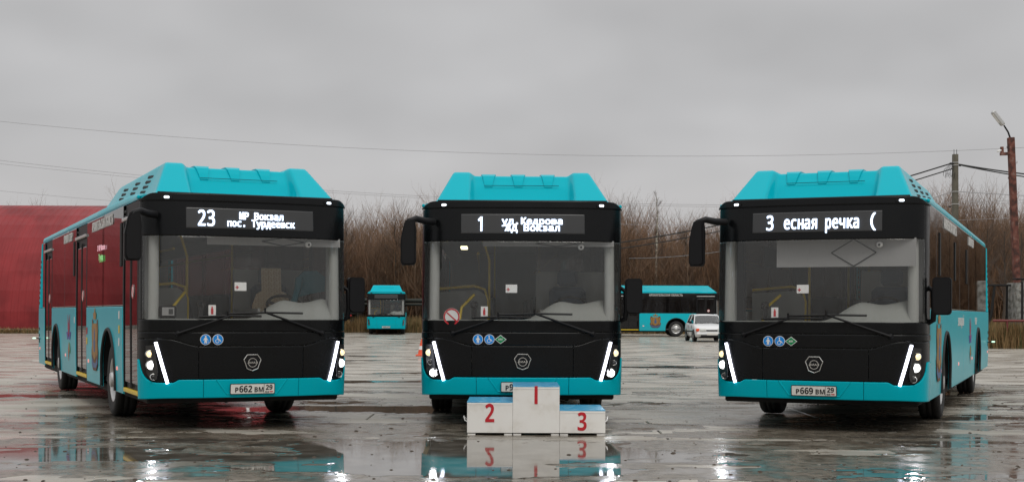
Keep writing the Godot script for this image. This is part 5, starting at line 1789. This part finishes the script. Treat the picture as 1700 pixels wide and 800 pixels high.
	part("air_intake", box_at(Vector3(0, 0.30, 0.0), Vector3(1.1, 0.08, 0.14), 0.01), M.under, o)
	part("licence_plate", box_at(Vector3(0, 0.40, 0.065), Vector3(0.52, 0.11, 0.02), 0.005), M.plate, o)
	part("underbody", box_at(Vector3(0, 0.24, -2.0), Vector3(1.3, 0.1, 3.4), 0.02), M.under, o)

func make_buses():
	var three := [[1.14, 0.895, 0.040, "warm"], [1.125, 0.765, 0.052, "head"], [1.105, 0.630, 0.036, "off"]]
	bus("city_bus", "teal and black city bus at left with route 23 on its display", Vector3(-3.049, 0, -15.818), 0.427, {"route": [["23", -0.53, 2.470, 0.180, 0.72], ["МР Вокзал", 0.115, 2.508, 0.080, 0.88], ["пос. Турдеевск", 0.11, 2.422, 0.080, 0.86]], "plate": ["Р", "662", "ВМ"], "gas": false, "beads": true, "lamps": three, "blind": 0.10})
	bus("city_bus", "teal and black city bus in the middle, route 1, behind the white podium", Vector3(0.132, 0, -16.41), 0.023, {"route": [["1", -0.515, 2.466, 0.172, 0.72], ["ул.Кедрова", 0.115, 2.507, 0.080, 1.12], ["ЖД Вокзал", 0.118, 2.424, 0.080, 1.12]], "plate": ["Р", "970", "ВМ"], "no_smoking": true, "lamp_on": true, "blind": 0.07, "lamps": [[1.14, 0.895, 0.042, "warm"], [1.125, 0.775, 0.030, "off"], [1.085, 0.650, 0.052, "head"]]})
	bus("city_bus", "teal and black city bus at right with route 3 on its display", Vector3(3.558, 0, -15.84), -0.394, {"route": [["3", -0.54, 2.468, 0.172, 0.72], ["есная речка", 0.07, 2.466, 0.155, 0.62], ["(", 0.66, 2.478, 0.165, 0.75]], "plate": ["Р", "669", "ВМ"], "lamps": three, "blind": 0.33})
	var far_group := "buses parked far back in the yard"
	bus("parked_bus", "small distant all-teal bus facing the camera between left and middle bus", Vector3(-8.206, 0, -87.74), 0.071, {"lit": false, "far": true, "teal_front": true, "plate": ["Р", "640", "ВМ"], "side_text": false, "group": far_group})
	bus("parked_bus", "distant teal bus parked side-on behind the white hatchback", Vector3(13.1, 0, -85.25), PI / 2, {"lit": false, "far": true, "tail": 8.2, "group": far_group})
	bus("parked_bus", "distant teal bus mostly hidden behind the middle bus, its roof end showing", Vector3(5.95, 0, -89.0), 0.3, {"lit": false, "far": true, "group": far_group})
	# jacket hung in the cab of the left bus, and a device standing on its dashboard
	var T := Transform3D(Basis(Vector3.UP, 0.427), Vector3(-3.049, 0, -15.818))
	var j := thing("teal_jacket", "teal jacket hanging behind the windscreen of the left bus, driver's side", "jacket", T * Vector3(0.93, 1.55, -0.95), 0.427)
	var st := begin()
	slab_outline(st, PackedVector2Array([Vector2(-0.20, 0.0), Vector2(0.0, 0.06), Vector2(0.20, 0.10), Vector2(0.21, 0.28), Vector2(0.10, 0.36), Vector2(-0.06, 0.35), Vector2(-0.15, 0.27), Vector2(-0.17, 0.12)]), 0.08)
	part("cloth", done(st), M.cloth_teal, j)
	part("sleeve", tube_mesh([Vector3(-0.13, 0.26, 0.09), Vector3(-0.16, 0.1, 0.10), Vector3(-0.2, -0.04, 0.10)], 0.05, 0.04, 8), M.cloth_teal, j)
	var d := thing("dash_device", "small grey screen standing on the dashboard of the left bus by the door", "screen", T * Vector3(-0.93, 1.30, -0.28), 0.427)
	part("case", box_at(Vector3(0, 0.08, 0), Vector3(0.20, 0.15, 0.05), 0.02), M.trim, d)
	part("screen", box_at(Vector3(0, 0.085, 0.026), Vector3(0.14, 0.095, 0.006), 0.002), M.blind, d)
	part("screen_mark", box_at(Vector3(0.03, 0.085, 0.031), Vector3(0.05, 0.06, 0.004), 0.001), M.panel_off, d)
	part("foot", box_at(Vector3(0, 0.0, 0.0), Vector3(0.16, 0.02, 0.1), 0.005), M.trim, d)

func _ready():
	rng.seed = 7
	make_camera_and_sky()
	make_materials()
	make_plan()
	make_ground()
	make_hangar()
	make_woods()
	make_grass()
	make_buses()
	make_car()
	make_truck()
	make_poles()
	make_yard_things()
